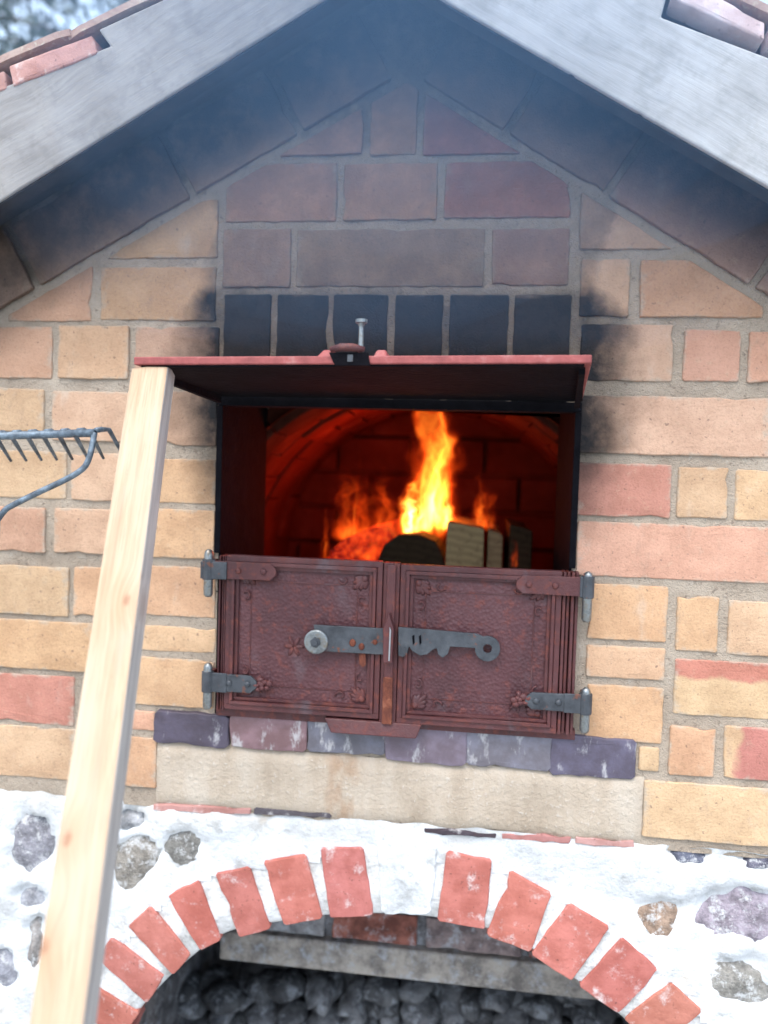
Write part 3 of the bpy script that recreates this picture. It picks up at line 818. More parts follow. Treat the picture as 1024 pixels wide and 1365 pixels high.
# arch band of white mortar, carried back as the arch soffit
mb = MB(); n = len(inner); DA = .235
for i in range(n):
    p, q, m_ = inner[i], outer[i], mid[i]
    j = nz(p.x, 3, p.y, 20) * .003
    for (v, y) in ((m_.lerp(q, .80), .0035 + nz(q.x, 1, q.y, 30) * .002), (m_, .000 + nz(m_.x, 1, m_.y, 40) * .003), (p + (m_ - p) * .12, -.001 + j), (p, .006 + j)):
        mb.v.append(Vector((v.x, y, v.y)))
for i in range(n - 1):
    for k in range(3): mb.f.append((i * 4 + k, i * 4 + k + 1, (i + 1) * 4 + k + 1, (i + 1) * 4 + k))
mb.build('arch_mortar', 'greylime', OVEN, smooth=True)
mb = MB()
for i in range(n):
    for y in (.007, .07, .15, DA): mb.v.append(Vector((inner[i].x + nz(inner[i].x, y * 9, inner[i].y, 9) * .004, y, inner[i].y + nz(inner[i].x, y * 7, inner[i].y, 12) * .004)))
for i in range(n - 1):
    for k in range(3): mb.f.append((i * 4 + k, i * 4 + k + 1, (i + 1) * 4 + k + 1, (i + 1) * 4 + k))
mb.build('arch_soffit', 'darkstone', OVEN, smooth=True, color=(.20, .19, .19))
VOUS = [[(431, 1132), (482, 1131), (495, 1218), (442, 1221)], [(355, 1149), (407, 1140), (427, 1221), (381, 1230)],
        [(291, 1165), (332, 1157), (359, 1235), (320, 1246)], [(227, 1195), (265, 1172), (293, 1250), (268, 1264)],
        [(175, 1235), (202, 1209), (252, 1270), (230, 1297)], [(134, 1276), (152, 1250), (217, 1300), (194, 1334)],
        [(112, 1352), (125, 1314), (184, 1347), (164, 1380)],
        [(598, 1137), (653, 1147), (645, 1236), (587, 1225)], [(682, 1162), (731, 1192), (706, 1266), (653, 1245)],
        [(759, 1205), (808, 1236), (762, 1305), (712, 1270)], [(829, 1251), (874, 1292), (824, 1347), (776, 1312)],
        [(894, 1310), (931, 1347), (880, 1398), (836, 1356)], [(940, 1372), (965, 1420), (905, 1455), (880, 1410)], [(86, 1420), (100, 1372), (160, 1392), (140, 1440)]]
for q in VOUS:
    mu, mv = sum(a for a, _ in q) / 4, sum(b for _, b in q) / 4
    q = [(mu + (a - mu) * 1.11, mv + (b - mv) * 1.05) for a, b in q]
    brick(quad(q), vary((.45, .16, .125), .12), LOWER, y=-.0045, depth=.10, m='redbrick', name='arch_brick', rough=.0012, chip=.004)
brick(quad([(503, 1120), (584, 1122), (575, 1219), (508, 1218)]), (.70, .67, .60), LOWER, y=-.007, depth=.10, m='white', name='keystone', rough=.004, chip=.008)

def stone(a, b, c, d, col, parent, Y=.016, ry=.016, m='stone', name='fieldstone'):
    p = P((a + b) / 2, (c + d) / 2, Y); rx = abs(PX(b, (c + d) / 2, Y) - PX(a, (c + d) / 2, Y)) / 2; rz = abs(PZ((a + b) / 2, c, Y) - PZ((a + b) / 2, d, Y)) / 2
    bm = bmesh.new(); bmesh.ops.create_icosphere(bm, subdivisions=2 if name == 'rubble_stone' else 3, radius=1.0); sd_ = random.uniform(0, 50)
    for v in bm.verts:
        amp = 1.5 if name == 'rubble_stone' else 1.0
        k = 1 + .30 * amp * noise.noise(v.co * 1.3 + Vector((sd_, 0, 0))) + .14 * noise.noise(v.co * 3.5 + Vector((0, sd_, 0))) + .05 * noise.noise(v.co * 9 + Vector((0, 0, sd_)))
        v.co = Vector((v.co.x * rx * 1.18 * k, v.co.y * ry * k, v.co.z * rz * 1.18 * k))
    me = bpy.data.meshes.new(name); bm.to_mesh(me); bm.free()
    me.polygons.foreach_set('use_smooth', [True] * len(me.polygons))
    o = link(name, me, m, parent, color=col); o.location = p; o.rotation_euler = (0, random.uniform(-.15, .15), 0)
    return o
for a, b, c, d, col in STONES: stone(a, b, c, d, col, LOWER)
for q, col in (([(205, 1071), (335, 1077), (335, 1086), (204, 1080)], (.42, .22, .19)), ([(340, 1077), (440, 1083), (441, 1090), (340, 1086)], (.10, .09, .10)),
               ([(566, 1103), (662, 1110), (662, 1117), (566, 1110)], (.075, .06, .07)), ([(668, 1110), (760, 1115), (760, 1123), (668, 1119)], (.40, .19, .17)), ([(766, 1115), (846, 1121), (846, 1130), (766, 1125)], (.46, .26, .23))):
    brick(quad(q), col, LOWER, y=-.0015, m='redbrick', name='brick_sliver', rough=.003, chip=.002)

# --- inside the lower niche
NICHE = MB()
xa, xb = arch[1].x - .06, arch[-2].x + .06
NICHE.box((xa, DA + .001, 0), (xa + .03, .95, 1.02)); NICHE.box((xb - .03, DA + .001, 0), (xb, .95, 1.02)); NICHE.box((xa, .93, 0), (xb, .96, 1.02))
NICHE.box((xa, DA + .001, .985), (xb, .95, 1.02))
zl0, zl1 = PZ(540, 1303, DA + .01), PZ(540, 1263, DA + .01)
NICHE.box((xa, DA + .02, zl1 + .002), (xb, DA + .10, .985))
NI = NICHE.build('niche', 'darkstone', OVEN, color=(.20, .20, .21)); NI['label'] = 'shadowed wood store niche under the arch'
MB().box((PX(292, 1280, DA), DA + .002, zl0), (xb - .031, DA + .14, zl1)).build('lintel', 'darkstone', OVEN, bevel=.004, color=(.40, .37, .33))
for a, b, c, d, col in [(300, 432, 1236, 1258, (.30, .30, .31)), (442, 556, 1228, 1262, (.32, .13, .10)), (568, 698, 1240, 1276, (.30, .24, .235)), (706, 790, 1262, 1296, (.26, .12, .10))]:
    r = [(PX(a, c, DA), zl1 + .006), (PX(b, c, DA), zl1 + .006), (PX(b, c, DA), zl1 + .066), (PX(a, c, DA), zl1 + .066)]
    brick(r, col, NI, y=DA + .006, m='darkstone', name='niche_brick')
for k in range(132):
    row = k // 22; u = 185 + (k % 22) * 33 + random.uniform(-11, 11) + 14 * (row % 2); v = 1312 + row * 19 + random.uniform(-6, 6)
    w, h = random.uniform(10, 24), random.uniform(8, 14)
    g_ = random.uniform(.06, .26)
    stone(u - w, u + w, v - h, v + h, (g_, g_ * 1.04, g_ * 1.10), NI, Y=.50 + random.uniform(-.04, .04), ry=.05, m='darkstone', name='rubble_stone')

# ================================================================== cast iron doors
ZD1 = lambda u, v: PZ(u, v, -.02)
def frame_part(name, poly, y0, y1, m, parent, bevel=.0015, color=None): return MB().prism(ccw(poly), y0, y1).build(name, m, parent, bevel=bevel, color=color)
zt = PZ(528, 749, -.02); zb_ = PZ(528, 963, -.02)
xl0, xl1 = PX(290, 850, -.02), PX(301, 850, -.02); xr0, xr1 = PX(746, 870, -.02), PX(769, 870, -.02)
xm0, xm1 = PX(509, 860, -.02), PX(531, 860, -.02)
DF = MB()
DF.box((xl0 - .004, -.010, zb_ - .012), (xr1 + .004, .012, zb_ + .004)); 
for k in range(3):
    w = (xl1 - xl0) / 3; DF.box((xl0 + w * k + .0008, -.022 + .003 * (k % 2), zb_), (xl0 + w * (k + 1) - .0008, .010, zt - .002))
for k in range(4):
    w = (xr1 - xr0) / 4; DF.box((xr0 + w * k + .0008, -.024 + .005 * (k % 2), zb_), (xr0 + w * (k + 1) - .0008, .010, zt - .004))
FR = DF.build('door_frame', 'iron', OVEN, bevel=.0012)
MB().box((XO0 - .005, -.003, ZOPT - .012), (XO1 + .005, .03, ZOPT + .003)).build('frame_header', 'black', FR, bevel=.001)
for xx in (XO0, XO1): MB().box((xx - .005, -.004, zt), (xx + .005, .03, ZOPT - .0125)).build('frame_jamb', 'black', FR, bevel=.001)
def ornament(cx, cz, sx, sz, y, parent):
    mb = MB()
    for k in range(5):
        a = RAD(8 + 18.5 * k); L = (.020, .024, .029, .024, .020)[k]
        d = Vector((math.cos(a) * sx, 0, math.sin(a) * sz))
        rot = Matrix((d, Vector((0, 1, 0)), d.cross(Vector((0, 1, 0))))).transposed()
        mb.ell(Vector((cx, y, cz)) + d * L * .55, (L * .5, .0018, .0042), 8, 5, rot)
    mb.ell((cx + .003 * sx, y, cz + .003 * sz), (.006, .004, .006), 8, 5)
    for t_ in (0, 1):
        pts = []
        for k in range(8):
            a = k / 7 * 4.2; r = .009 * (1 - k / 10)
            ex, ez = (.037 + r * math.cos(a), .006 + r * math.sin(a)) if t_ == 0 else (.006 + r * math.sin(a), .037 + r * math.cos(a))
            pts.append((cx + ex * sx, y - .0005, cz + ez * sz))
        mb.tube(pts, .0016, 6)
    return mb.build('ornament', 'iron', parent, smooth=True)
def leaf(x0, x1, z0, z1, label):
    L = MB()
    L.box((x0, -.020, z0), (x1, -.010, z1)).build('fire_door', 'ironpanel', OVEN, bevel=.001)
    o = [q for q in OVEN.children if q.name.startswith('fire_door')][-1]; o['label'] = label
    R_ = MB()
    for (w0, w1, y) in ((0, .009, -.027), (.0095, .015, -.0305), (.0155, .021, -.025)):
        for bx in (((x0 + w0, z0 + w0), (x1 - w0, z0 + w1)), ((x0 + w0, z1 - w1), (x1 - w0, z1 - w0)), ((x0 + w0, z0 + w1), (x0 + w1, z1 - w1)), ((x1 - w1, z0 + w1), (x1 - w0, z1 - w1))):
            R_.box((bx[0][0], y, bx[0][1]), (bx[1][0], -.0195, bx[1][1]))
    R_.build('rim_moulding', 'iron', o, bevel=.0012)
    S_ = MB(); w0, w1 = .040, .0415
    for bx in (((x0 + w0, z0 + w0), (x1 - w0, z0 + w1)), ((x0 + w0, z1 - w1), (x1 - w0, z1 - w0)), ((x0 + w0, z0 + w1), (x0 + w1, z1 - w1)), ((x1 - w1, z0 + w1), (x1 - w0, z1 - w1))):
        S_.box((bx[0][0], -.0213, bx[0][1]), (bx[1][0], -.0195, bx[1][1]))
    S_.build('panel_bead', 'iron', o, bevel=.0008)
    for sx, sz in ((1, 1), (-1, 1), (1, -1), (-1, -1)):
        ornament(x0 + .026 if sx > 0 else x1 - .026, z0 + .026 if sz > 0 else z1 - .026, sx, sz, -.0215, o)
    return o
LF = leaf(xl1 + .001, xm0 - .001, zb_ + .005, zt, 'left cast iron fire door leaf carrying the latch pivot')
RF = leaf(xm1 + .001, xr0 - .001, zb_ + .001, zt - .003, 'right cast iron fire door leaf carrying the notched latch bar')
# small cast motif by the pivot
mb = MB(); c = P(392, 862, -.02)
for k in range(6):
    a = RAD(60 * k); d = Vector((math.cos(a), 0, math.sin(a))); rot = Matrix((d, Vector((0, 1, 0)), d.cross(Vector((0, 1, 0))))).transposed()
    mb.ell(c + d * .009, (.009, .0025, .0035), 8, 5, rot)
mb.build('ornament', 'iron', LF, smooth=True)
# middle bar with its pointed cap and clip
xm = (xm0 + xm1) / 2
mb = MB(); mb.box((xm0, -.026, zb_ - .008), (xm1, -.010, zt - .001)); mb.box((xm0 + .006, -.033, zb_ + .002), (xm1 - .006, -.0255, zt - .003))
mb.build('middle_bar', 'iron', LF, bevel=.002)
zk = PZ(522, 853, -.035)
MB().prism(ccw([(xm - .007, zk - .034), (xm + .007, zk - .034), (xm + .0085, zk + .02), (xm, zk + .045), (xm - .0085, zk + .02)]), -.050, -.0325).build('latch_keeper', 'iron', LF, bevel=.002)
MB().prism(ccw([(xm + .0015, zk - .030), (xm + .0040, zk - .030), (xm + .0045, zk + .018), (xm + .002, zk + .024)]), -.0525, -.0498).build('keeper_edge', 'nail', LF, bevel=.0008)
zr = PZ(522, 940, -.03)
MB().prism(ccw([(xm - .008, zr - .03), (xm + .008, zr - .03), (xm + .0075, zr + .045), (xm - .0075, zr + .045)]), -.0345, -.0325).build('rust_patch', 'rust', LF, bevel=.0008)
# latch: pivot plate on the left, notched bar on the right
def pz(pts, Y): return [(P(u, v, Y).x, P(u, v, Y).z) for u, v in pts]
YL = -.036
frame_part('latch_plate', pz([(418, 833), (512, 838), (512, 873), (440, 869), (422, 866)], YL), YL, YL + .006, 'steel', LF, .001)
c = P(421, 856, YL - .004)
MB().tube([c + Vector((0, .006, 0)), c + Vector((0, .001, 0)), c], [.0195, .0195, .0175], 24).build('washer', 'zinc', LF, smooth=False, bevel=.0008)
bo = MB(); bo.tube([c, c + Vector((0, -.006, 0))], .0085, 6); bo.tube([c + Vector((0, -.006, 0)), c + Vector((0, -.009, 0))], .0048, 10)
bo.build('pivot_bolt', 'steel', LF, bevel=.0008)
for (u, v, r, m) in ((470, 857, .0055, 'rust'), (500, 856, .004, 'rust'), (482, 862, .005, 'rust')):
    p = P(u, v, YL - .001); MB().ell(p, (r, .0018, r * 1.15), 9, 5).build('rust_spot', m, LF, smooth=True)
frame_part('rust_drip', pz([(478, 862), (487, 862), (488, 886), (484, 890), (479, 885)], -.031), -.032, -.0305, 'rust', LF, .0006)
ring = []
cen = (650, 865); rp = 17
for k in range(15):
    a = RAD(-75 + k * 17); ring.append((cen[0] + rp * math.cos(RAD(0) + a) * 1.0, cen[1] - rp * math.sin(a)))
bar = [(531, 836)] + [(636, 845)] + [(cen[0] + rp * math.cos(RAD(110 - k * 20)), cen[1] - rp * math.sin(RAD(110 - k * 20))) for k in range(0, 16)]
bar += [(634, 864), (600, 862), (597, 872), (590, 877), (584, 872), (582, 864), (577, 866), (570, 872), (560, 874), (550, 868), (545, 862), (543, 872), (537, 876), (531, 874)]
def ring_hole(poly_px, cpx, rpx, Y, name, m, parent):
    outer_ = [Vector((P(u, v, Y).x, P(u, v, Y).z)) for u, v in poly_px]
    bm = bmesh.new()
    ov = [bm.verts.new((p.x, Y, p.y)) for p in outer_]
    iv = [bm.verts.new(P(cpx[0] + rpx * math.cos(2 * math.pi * k / 14), cpx[1] + rpx * math.sin(2 * math.pi * k / 14), Y)) for k in range(14)]
    es = [bm.edges.new((ov[i], ov[(i + 1) % len(ov)])) for i in range(len(ov))] + [bm.edges.new((iv[i], iv[(i + 1) % 14])) for i in range(14)]
    bmesh.ops.triangle_fill(bm, use_beauty=True, edges=es)
    ex = bmesh.ops.extrude_face_region(bm, geom=bm.faces[:])
    for v in ex['geom']:
        if isinstance(v, bmesh.types.BMVert): v.co.y += .006
    bmesh.ops.recalc_face_normals(bm, faces=bm.faces)
    me = bpy.data.meshes.new(name); bm.to_mesh(me); bm.free()
    return link(name, me, m, parent, bevel=.0008)
ring_hole(bar, cen, 6.0, YL, 'latch_bar', 'steel', RF)
for u in (551, 560):
    frame_part('stamped_mark', pz([(u - 1.5, 848), (u + 1.5, 846), (u + 2, 857), (u - .5, 860)], YL - .0006), YL - .0008, YL - .0002, 'black', RF, 0)
# hinges
def hinge(side, u_pin, vt, vb, v0, v1, u_in, door, dark, rosette):
    Y = -.034
    x_p = PX(u_pin, (v0 + v1) / 2, Y); z0, z1 = PZ(u_pin, v1, Y), PZ(u_pin, v0, Y)
    x_in = PX(u_in, (v0 + v1) / 2, Y)
    s_ = 1 if x_in > x_p else -1
    poly = [(x_p, z0 + .001), (x_in - s_ * .010, z0 + .002), (x_in, z0 + (z1 - z0) * .35), (x_in, z0 + (z1 - z0) * .65), (x_in - s_ * .010, z1 - .002), (x_p, z1 - .001)]
    frame_part('hinge_strap', poly, Y, Y + .005, 'steel' if dark else 'iron', door, .001)
    kn = MB(); kn.tube([(x_p, Y + .004, z0 - .001), (x_p, Y + .004, z1 + .001)], .0100, 14)
    kn.box((x_p, Y - .0012, z0), (x_p + s_ * (.033 if dark else .012), Y + .0015, z1)); kn.build('hinge_knuckle', 'steel', door, bevel=.0012)
    zt_, zb2 = PZ(u_pin, vt, Y), PZ(u_pin, vb, Y); r = .0075
    MB().tube([(x_p, Y + .004, zb2), (x_p, Y + .004, zb2 + .004), (x_p, Y + .004, zt_ - .008), (x_p, Y + .004, zt_ - .003), (x_p, Y + .004, zt_)], [r * .6, r, r, r * .8, r * .25], 12).build('hinge_pin', 'zinc', door, smooth=True)
    MB().box((x_p - s_ * .004, Y + .006, z0 + .002), (x_p + s_ * .004, .006, z1 - .002)).build('hinge_lug', 'iron', door)
    for t_ in (.45, .82):
        xb_ = x_p + (x_in - x_p) * t_
        MB().ell((xb_, Y - .0005, (z0 + z1) / 2), (.0052, .003, .0052), 10, 6).build('rivet', 'iron' if not dark else 'steel', door, smooth=True)
    if rosette:
        mb = MB(); cx = x_in + s_ * .008; cz = (z0 + z1) / 2
        for k in range(9):
            a = RAD(137 * k); q_ = .0035 * math.sqrt(k); mb.ell((cx + q_ * math.cos(a) * 1.3, Y + .003, cz + q_ * math.sin(a)), (random.uniform(.004, .007), .0045, random.uniform(.003, .006)), 8, 5)
        mb.build('rosette', 'iron', door, smooth=True)
hinge(-1, 277, 732, 796, 746, 772, 368, LF, False, False)
hinge(-1, 276, 884, 946, 896, 922, 342, LF, True, True)
hinge(1, 784, 762, 830, 769, 797, 688, RF, False, False)
hinge(1, 781, 917, 978, 926, 952, 700, RF, True, True)
MB().box((PX(268, 760, -.033), -.0365, PZ(270, 771, -.034)), (PX(303, 760, -.033), -.0335, PZ(270, 748, -.034))).build('hinge_plate', 'steel', LF, bevel=.001)
# lip below the doors
zt2, zb2 = PZ(496, 962, -.03), PZ(496, 980, -.03)
mb = MB(); a0, a1 = PX(432, 968, -.03), PX(562, 975, -.03)
mb.hexa([(a0 + .012, -.034, zb2), (a1 - .008, -.034, zb2), (a1 - .008, .0, zb2), (a0 + .012, .0, zb2), (a0, -.028, zt2), (a1, -.028, zt2), (a1, .0, zt2), (a0, .0, zt2)])
mb.build('ash_lip', 'iron', OVEN, bevel=.002)

# --- flap door swung up and held by the timber
YF = -.25
fl, frr = P(178, 486, YF), P(789, 484, YF)
bl, br = Vector((XO0 - .004, -.012, ZOPT + .004)), Vector((XO1 + .004, -.012, ZOPT + .006))
up = Vector((0, 0, .0105))
FL = MB().hexa([fl, frr, br, bl, fl + up, frr + up, br + up, bl + up]).build('flap_door', 'lidred', OVEN, bevel=.0015)
FL['label'] = 'red iron flap door swung up over the fire, sooted underneath'
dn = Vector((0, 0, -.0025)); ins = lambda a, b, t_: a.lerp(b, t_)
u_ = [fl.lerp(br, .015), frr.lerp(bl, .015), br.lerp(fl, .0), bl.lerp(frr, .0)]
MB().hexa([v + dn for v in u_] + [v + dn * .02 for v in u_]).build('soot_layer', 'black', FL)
# stiffening ribs hanging under the flap
for t_ in (0.015, .985):
    mb = MB()
    a = fl.lerp(frr, t_); b = bl.lerp(br, t_); w = Vector((.004, 0, 0))
    mb.hexa([a - w + Vector((0, .02, -.011)), a + w + Vector((0, .02, -.011)), b + w + Vector((0, -.01, -.014)), b - w + Vector((0, -.01, -.014)), a - w + Vector((0, .02, -.002)), a + w + Vector((0, .02, -.002)), b + w + Vector((0, -.01, -.002)), b - w + Vector((0, -.01, -.002))])
    mb.build('edge_rib', 'black', FL)
def at(u, v, Y=YF): return P(u, v, Y)
# cast handle boss on the front edge
for u0, u1 in ((419, 447), (496, 517)):
    mb = MB(); a, b, c_, d_ = at(u0, 478, YF), at(u1, 478, YF), at(u1 - 2, 466, YF + .01), at(u0 + 12 if u0 < 440 else u0 + 6, 466, YF + .01)
    mb.hexa([a, b, b + Vector((0, .05, 0)), a + Vector((0, .05, 0)), d_, c_, c_ + Vector((0, .03, 0)), d_ + Vector((0, .03, 0))])
    mb.build('handle_boss', 'lidred', FL, bevel=.003)
a, b = at(437, 474, YF - .006), at(484, 473, YF - .006)
mb = MB(); mb.tube([at(441, 466, YF), at(455, 463, YF - .004), at(470, 463, YF - .004), at(486, 466, YF)], [.0035, .0055, .0055, .0035], 10)
mb.build('handle', 'iron', FL, smooth=True)
MB().prism(ccw(quad([(439, 470), (491, 470), (494, 488), (447, 488)], YF)), YF - .003, YF + .004).build('handle_recess', 'black', FL, bevel=.001)
a = at(481, 470, YF + .006); b = at(482, 426, YF + .006)
MB().tube([a, a.lerp(b, .78), a.lerp(b, .88), a.lerp(b, .9), b], [.0034, .0032, .0050, .0078, .0078], 12).build('handle_bolt', 'zinc', FL, smooth=False)
MB().box(tuple(at(463, 482, YF - .004)), tuple(at(471, 473, YF - .001))).build('handle_pin', 'steel', FL)

# ================================================================== roof
YE = -.105
lowL = quad([(0, 268), (430, 0)], YE); lowR = quad([(590, 0), (1024, 250)], YE)
dl = (Vector(lowL[1]) - Vector(lowL[0])).normalized(); dr = (Vector(lowR[1]) - Vector(lowR[0])).normalized()
apx = isect(lowL[0], lowL[1], lowR[0], lowR[1])
topL = quad([(0, 97), (205, 3)], YE); topR = quad([(880, -50), (1024, 26)], YE)
apt = isect(topL[0], topL[1], topR[0], topR[1])
dtl = (Vector(topL[1]) - Vector(topL[0])).normalized(); dtr = (Vector(topR[1]) - Vector(topR[0])).normalized()
EAVE = 1.22
def notch(p): return Vector((P(*p, YE).x, P(*p, YE).z))
loL = apx - dl * EAVE; hiL = apt - dtl * (EAVE + .04); loR = apx + dr * EAVE; hiR = apt + dtr * (EAVE + .04)
n1, n2 = notch((147, 61)), notch((131, 39)); n3 = notch((-8, 118)); n4 = notch((-14, 104))
nn1 = [notch((0, 117)), notch((-30, 128)), notch((-34, 112))]
ROOF = MB()
polyL = [loL, apx, apt, n2, n1, notch((0, 117)), notch((-60, 140)), notch((-66, 124)), hiL]
m1, m2 = notch((881, 24)), notch((889, -6))
polyR = [apx, loR, hiR, notch((1110, 72)), notch((1100, 104)), notch((1024, 78)), m1, m2, apt]
# roof deck
def slope_frame(d, origin, flip):   # local x along the slope, y depth, z up
    x = Vector((d.x, 0, d.y)); y = Vector((0, 1, 0)); z = x.cross(y)
    m_ = Matrix((x, y, z)).transposed().to_4x4(); m_.translation = Vector((origin.x, YE, origin.y)); return m_
ROOFO = None
deck = MB()
ZS = .012
rl = lambda d, n, o: AP + n * (RAKE + ZS) + d * o
a = AP + nL * (RAKE + .012) + dL * .3; b = AP + nL * (RAKE + .012) - dL * 1.3
apd = isect(AP + nL * (RAKE + .010), AP + nL * (RAKE + .010) + dL, AP + nR * (RAKE + .010), AP + nR * (RAKE + .010) + dR)
for d, n in ((-dL, nL), (dR, nR)):
    p0 = apd; p1 = apd + d * 1.25
    deck.prism(ccw([tuple(p0), tuple(p1), tuple(p1 + n * .02), (apd.x, apd.y + .023)]), YE + .03, DEEP + .1)
ROOFO = deck.build('roof', 'soffit', OVEN); ROOFO['label'] = 'gabled clay tile roof with smoke-blackened boards beneath'
mxL = slope_frame(dl, apx, 0); mxR = slope_frame(dr, apx, 0)
fa = MB().prism(ccw([tuple(q) for q in polyL]), YE, YE + .028).build('fascia_board', 'greywood', ROOFO, bevel=.003, mx=mxL, color=(.95, .95, .97))
fa['label'] = 'left grey barge board with a notch'
fb = MB().prism(ccw([tuple(q) for q in polyR]), YE - .003, YE + .026).build('fascia_board', 'greywood', ROOFO, bevel=.003, mx=mxR, color=(1.55, 1.6, 1.65))
fb['label'] = 'right pale barge board with a notch'
for d_, s_ in ((-dl, 1), (dr, 1)):       # dark strip over the underside of each board
    a_, b_ = apx, apx + d_ * EAVE; dn_ = Vector((0, -.003))
    MB().prism(ccw([tuple(a_ + dn_), tuple(b_ + dn_), tuple(b_ - dn_ * .3), tuple(a_ - dn_ * .3)]), YE + .004, YE + .034).build('underside_strip', 'soffit', ROOFO)
# small knots and torn fibres on the lower edge of the right board
for (u, v) in ((858, 148), (766, 96)):
    p = P(u, v, YE); MB().ell(p + Vector((0, .008, -.002)), (.009, .010, .005), 8, 6).build('splinter', 'soffit', ROOFO, smooth=True)
# tiles on both slopes (shared mesh)
tm = None; TW, TD = .215, .205
for d, o_, sgn in ((-dtl, apt, -1), (dtr, apt, 1)):
    for i in range(6):
        for j in range(7):
            if tm is None:
                b = MB()
                prof = [(0, .000), (.02, .004), (TW * .5, .007), (TW - .02, .004), (TW, 0)]
                c = []
                for yy in (0, .008, TD):
                    for (px_, pz_) in prof: c.append((px_, yy, pz_ + .002))
                    for (px_, pz_) in prof[::-1]: c.append((px_, yy, pz_ + (.017 if yy else .012)))
                k = 10
                b.add(c, [tuple(range(k))[::-1], tuple(2 * k + q for q in range(k))] + [(r * k + q, r * k + (q + 1) % k, (r + 1) * k + (q + 1) % k, (r + 1) * k + q) for r in range(2) for q in range(k)])
                o = b.build('roof_tile', 'tile', ROOFO); tm = o.data
            else: o = link('roof_tile', tm, 'tile', ROOFO)
            x = Vector((d.x, 0, d.y)) ; 
            if sgn < 0: x = -x
            y = Vector((0, 1, 0)); z = x.cross(y)
            m_ = Matrix((x, y, z)).transposed().to_4x4()
            s0 = .0 + i * (TW - .006)
            base = Vector((o_.x, YE + .004 + j * (TD + .004), o_.y)) + Vector((d.x, 0, d.y)) * (s0 + (TW if sgn < 0 else 0)) + z * (.002 + .0035 * (i % 2)) + Vector((0, random.uniform(-.004, .004), 0))
            m_.translation = base; o.matrix_world = m_ @ Matrix.Rotation(random.uniform(-.012, .012), 4, 'Y')
# bricks showing in the notches
for pts, col in (([(20, 118), (132, 74), (126, 50), (14, 90)], (.44, .24, .20)), ([(896, 0), (1018, 56), (1018, 30), (904, -28)], (.72, .58, .56)), ([(1024, 58), (1100, 94), (1104, 66), (1028, 32)], (.72, .58, .56)), ([(-70, 150), (12, 121), (8, 96), (-74, 128)], (.44, .26, .22))):
    brick(quad(pts, YE + .004), col, ROOFO, y=YE - .001, m='redbrick', name='ridge_brick')

# ================================================================== timber holding the flap up
tp = P(205, 496, YF + .018)
dt = (tp - CAM).dot(RM @ Vector((0, 0, -1)))
def on_depth(u, v, dep):
    d = RM @ Vector(((u - 512) / FPX, -(v - 682.5) / FPX, -1.0)); return CAM + d * dep
bp = on_depth(80, 1365, dt * 52 / 79.0)
dirp = (tp - bp).normalized(); foot = bp - dirp * (bp.z / dirp.z)
Ln = (tp - foot).length
xax = Vector((1, .0, 0)); xax = (xax - dirp * xax.dot(dirp)).normalized(); yax = dirp.cross(xax)
mxp = Matrix((xax, yax, dirp)).transposed().to_4x4(); mxp.translation = foot
PW, PD = .0500, .030
top_l = Ln
knl = []
for (u, v) in ((168, 800), (90, 1118), (58, 1262)):
    d = RM @ Vector(((u - 512) / FPX, -(v - 682.5) / FPX, -1.0))
    inv = mxp.inverted(); o_ = inv @ CAM; dd = (inv.to_3x3() @ d); t_ = (-PD / 2 - o_.y) / dd.y
    q = o_ + dd * t_; knl.append((q.x, q.z))
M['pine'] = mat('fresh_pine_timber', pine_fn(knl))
mb = MB(); nseg = 26
for k in range(nseg + 1):
    z = Ln * k / nseg; w = nz(0, 0, z, 3) * .0012; bow = math.sin(math.pi * k / nseg) * .003
    for sx, sy in ((-1, -1), (1, -1), (1, 1), (-1, 1)):
        mb.v.append(Vector((sx * PW / 2 + w + bow, sy * PD / 2, z + (.003 * sx if k == nseg else 0))))
for k in range(nseg):
    for q in range(4): mb.f.append((k * 4 + q, k * 4 + (q + 1) % 4, (k + 1) * 4 + (q + 1) % 4, (k + 1) * 4 + q))
mb.f += [(3, 2, 1, 0), tuple(nseg * 4 + q for q in range(4))]
po = mb.build('timber_prop', 'pine', None, bevel=.0022); po.matrix_world = mxp
tag(po, 'long pale pine batten propping up the red flap door', 'timber')

# ================================================================== garden rake leaning at the left
YR = -.13
RK = empty('garden_rake', 'steel bow rake standing head up against the left brick wall', 'rake', tuple(Vector((PX(-8, 700, YR), YR - .22, 0))))
RKW = Matrix.Translation(RK.location)
def rk(mb, name, m, **k):
    o = mb.build(name, m, None, **k); o.parent = RK; o.matrix_parent_inverse = RKW.inverted(); return o
hb = P(126, 577, YR); ha = P(-150, 586, YR)
cb = MB(); cb.tube([ha, hb], .0062, 12)
rk(cb, 'head_bar', 'rake', smooth=True)
nt = 14
for k in range(nt):
    a = ha.lerp(hb, k / (nt - 1)) if k < nt - 1 else hb + Vector((.002, 0, 0))
    t1 = a + Vector((.006, .030, .008 if k == nt - 1 else .000)); e = a + Vector((.016 if k == nt - 1 else .010, .062, -.034 if k == nt - 1 else -.036))
    mb = MB(); mb.tube([a + Vector((0, 0, .004)), a + Vector((.003, .012, .006)), t1 + Vector((0, 0, -.001)), e], [.0042, .0042, .0038, .0022], 8)
    rk(mb, 'tine', 'rake', smooth=True)
sock = P(-8, 700, YR - .03)
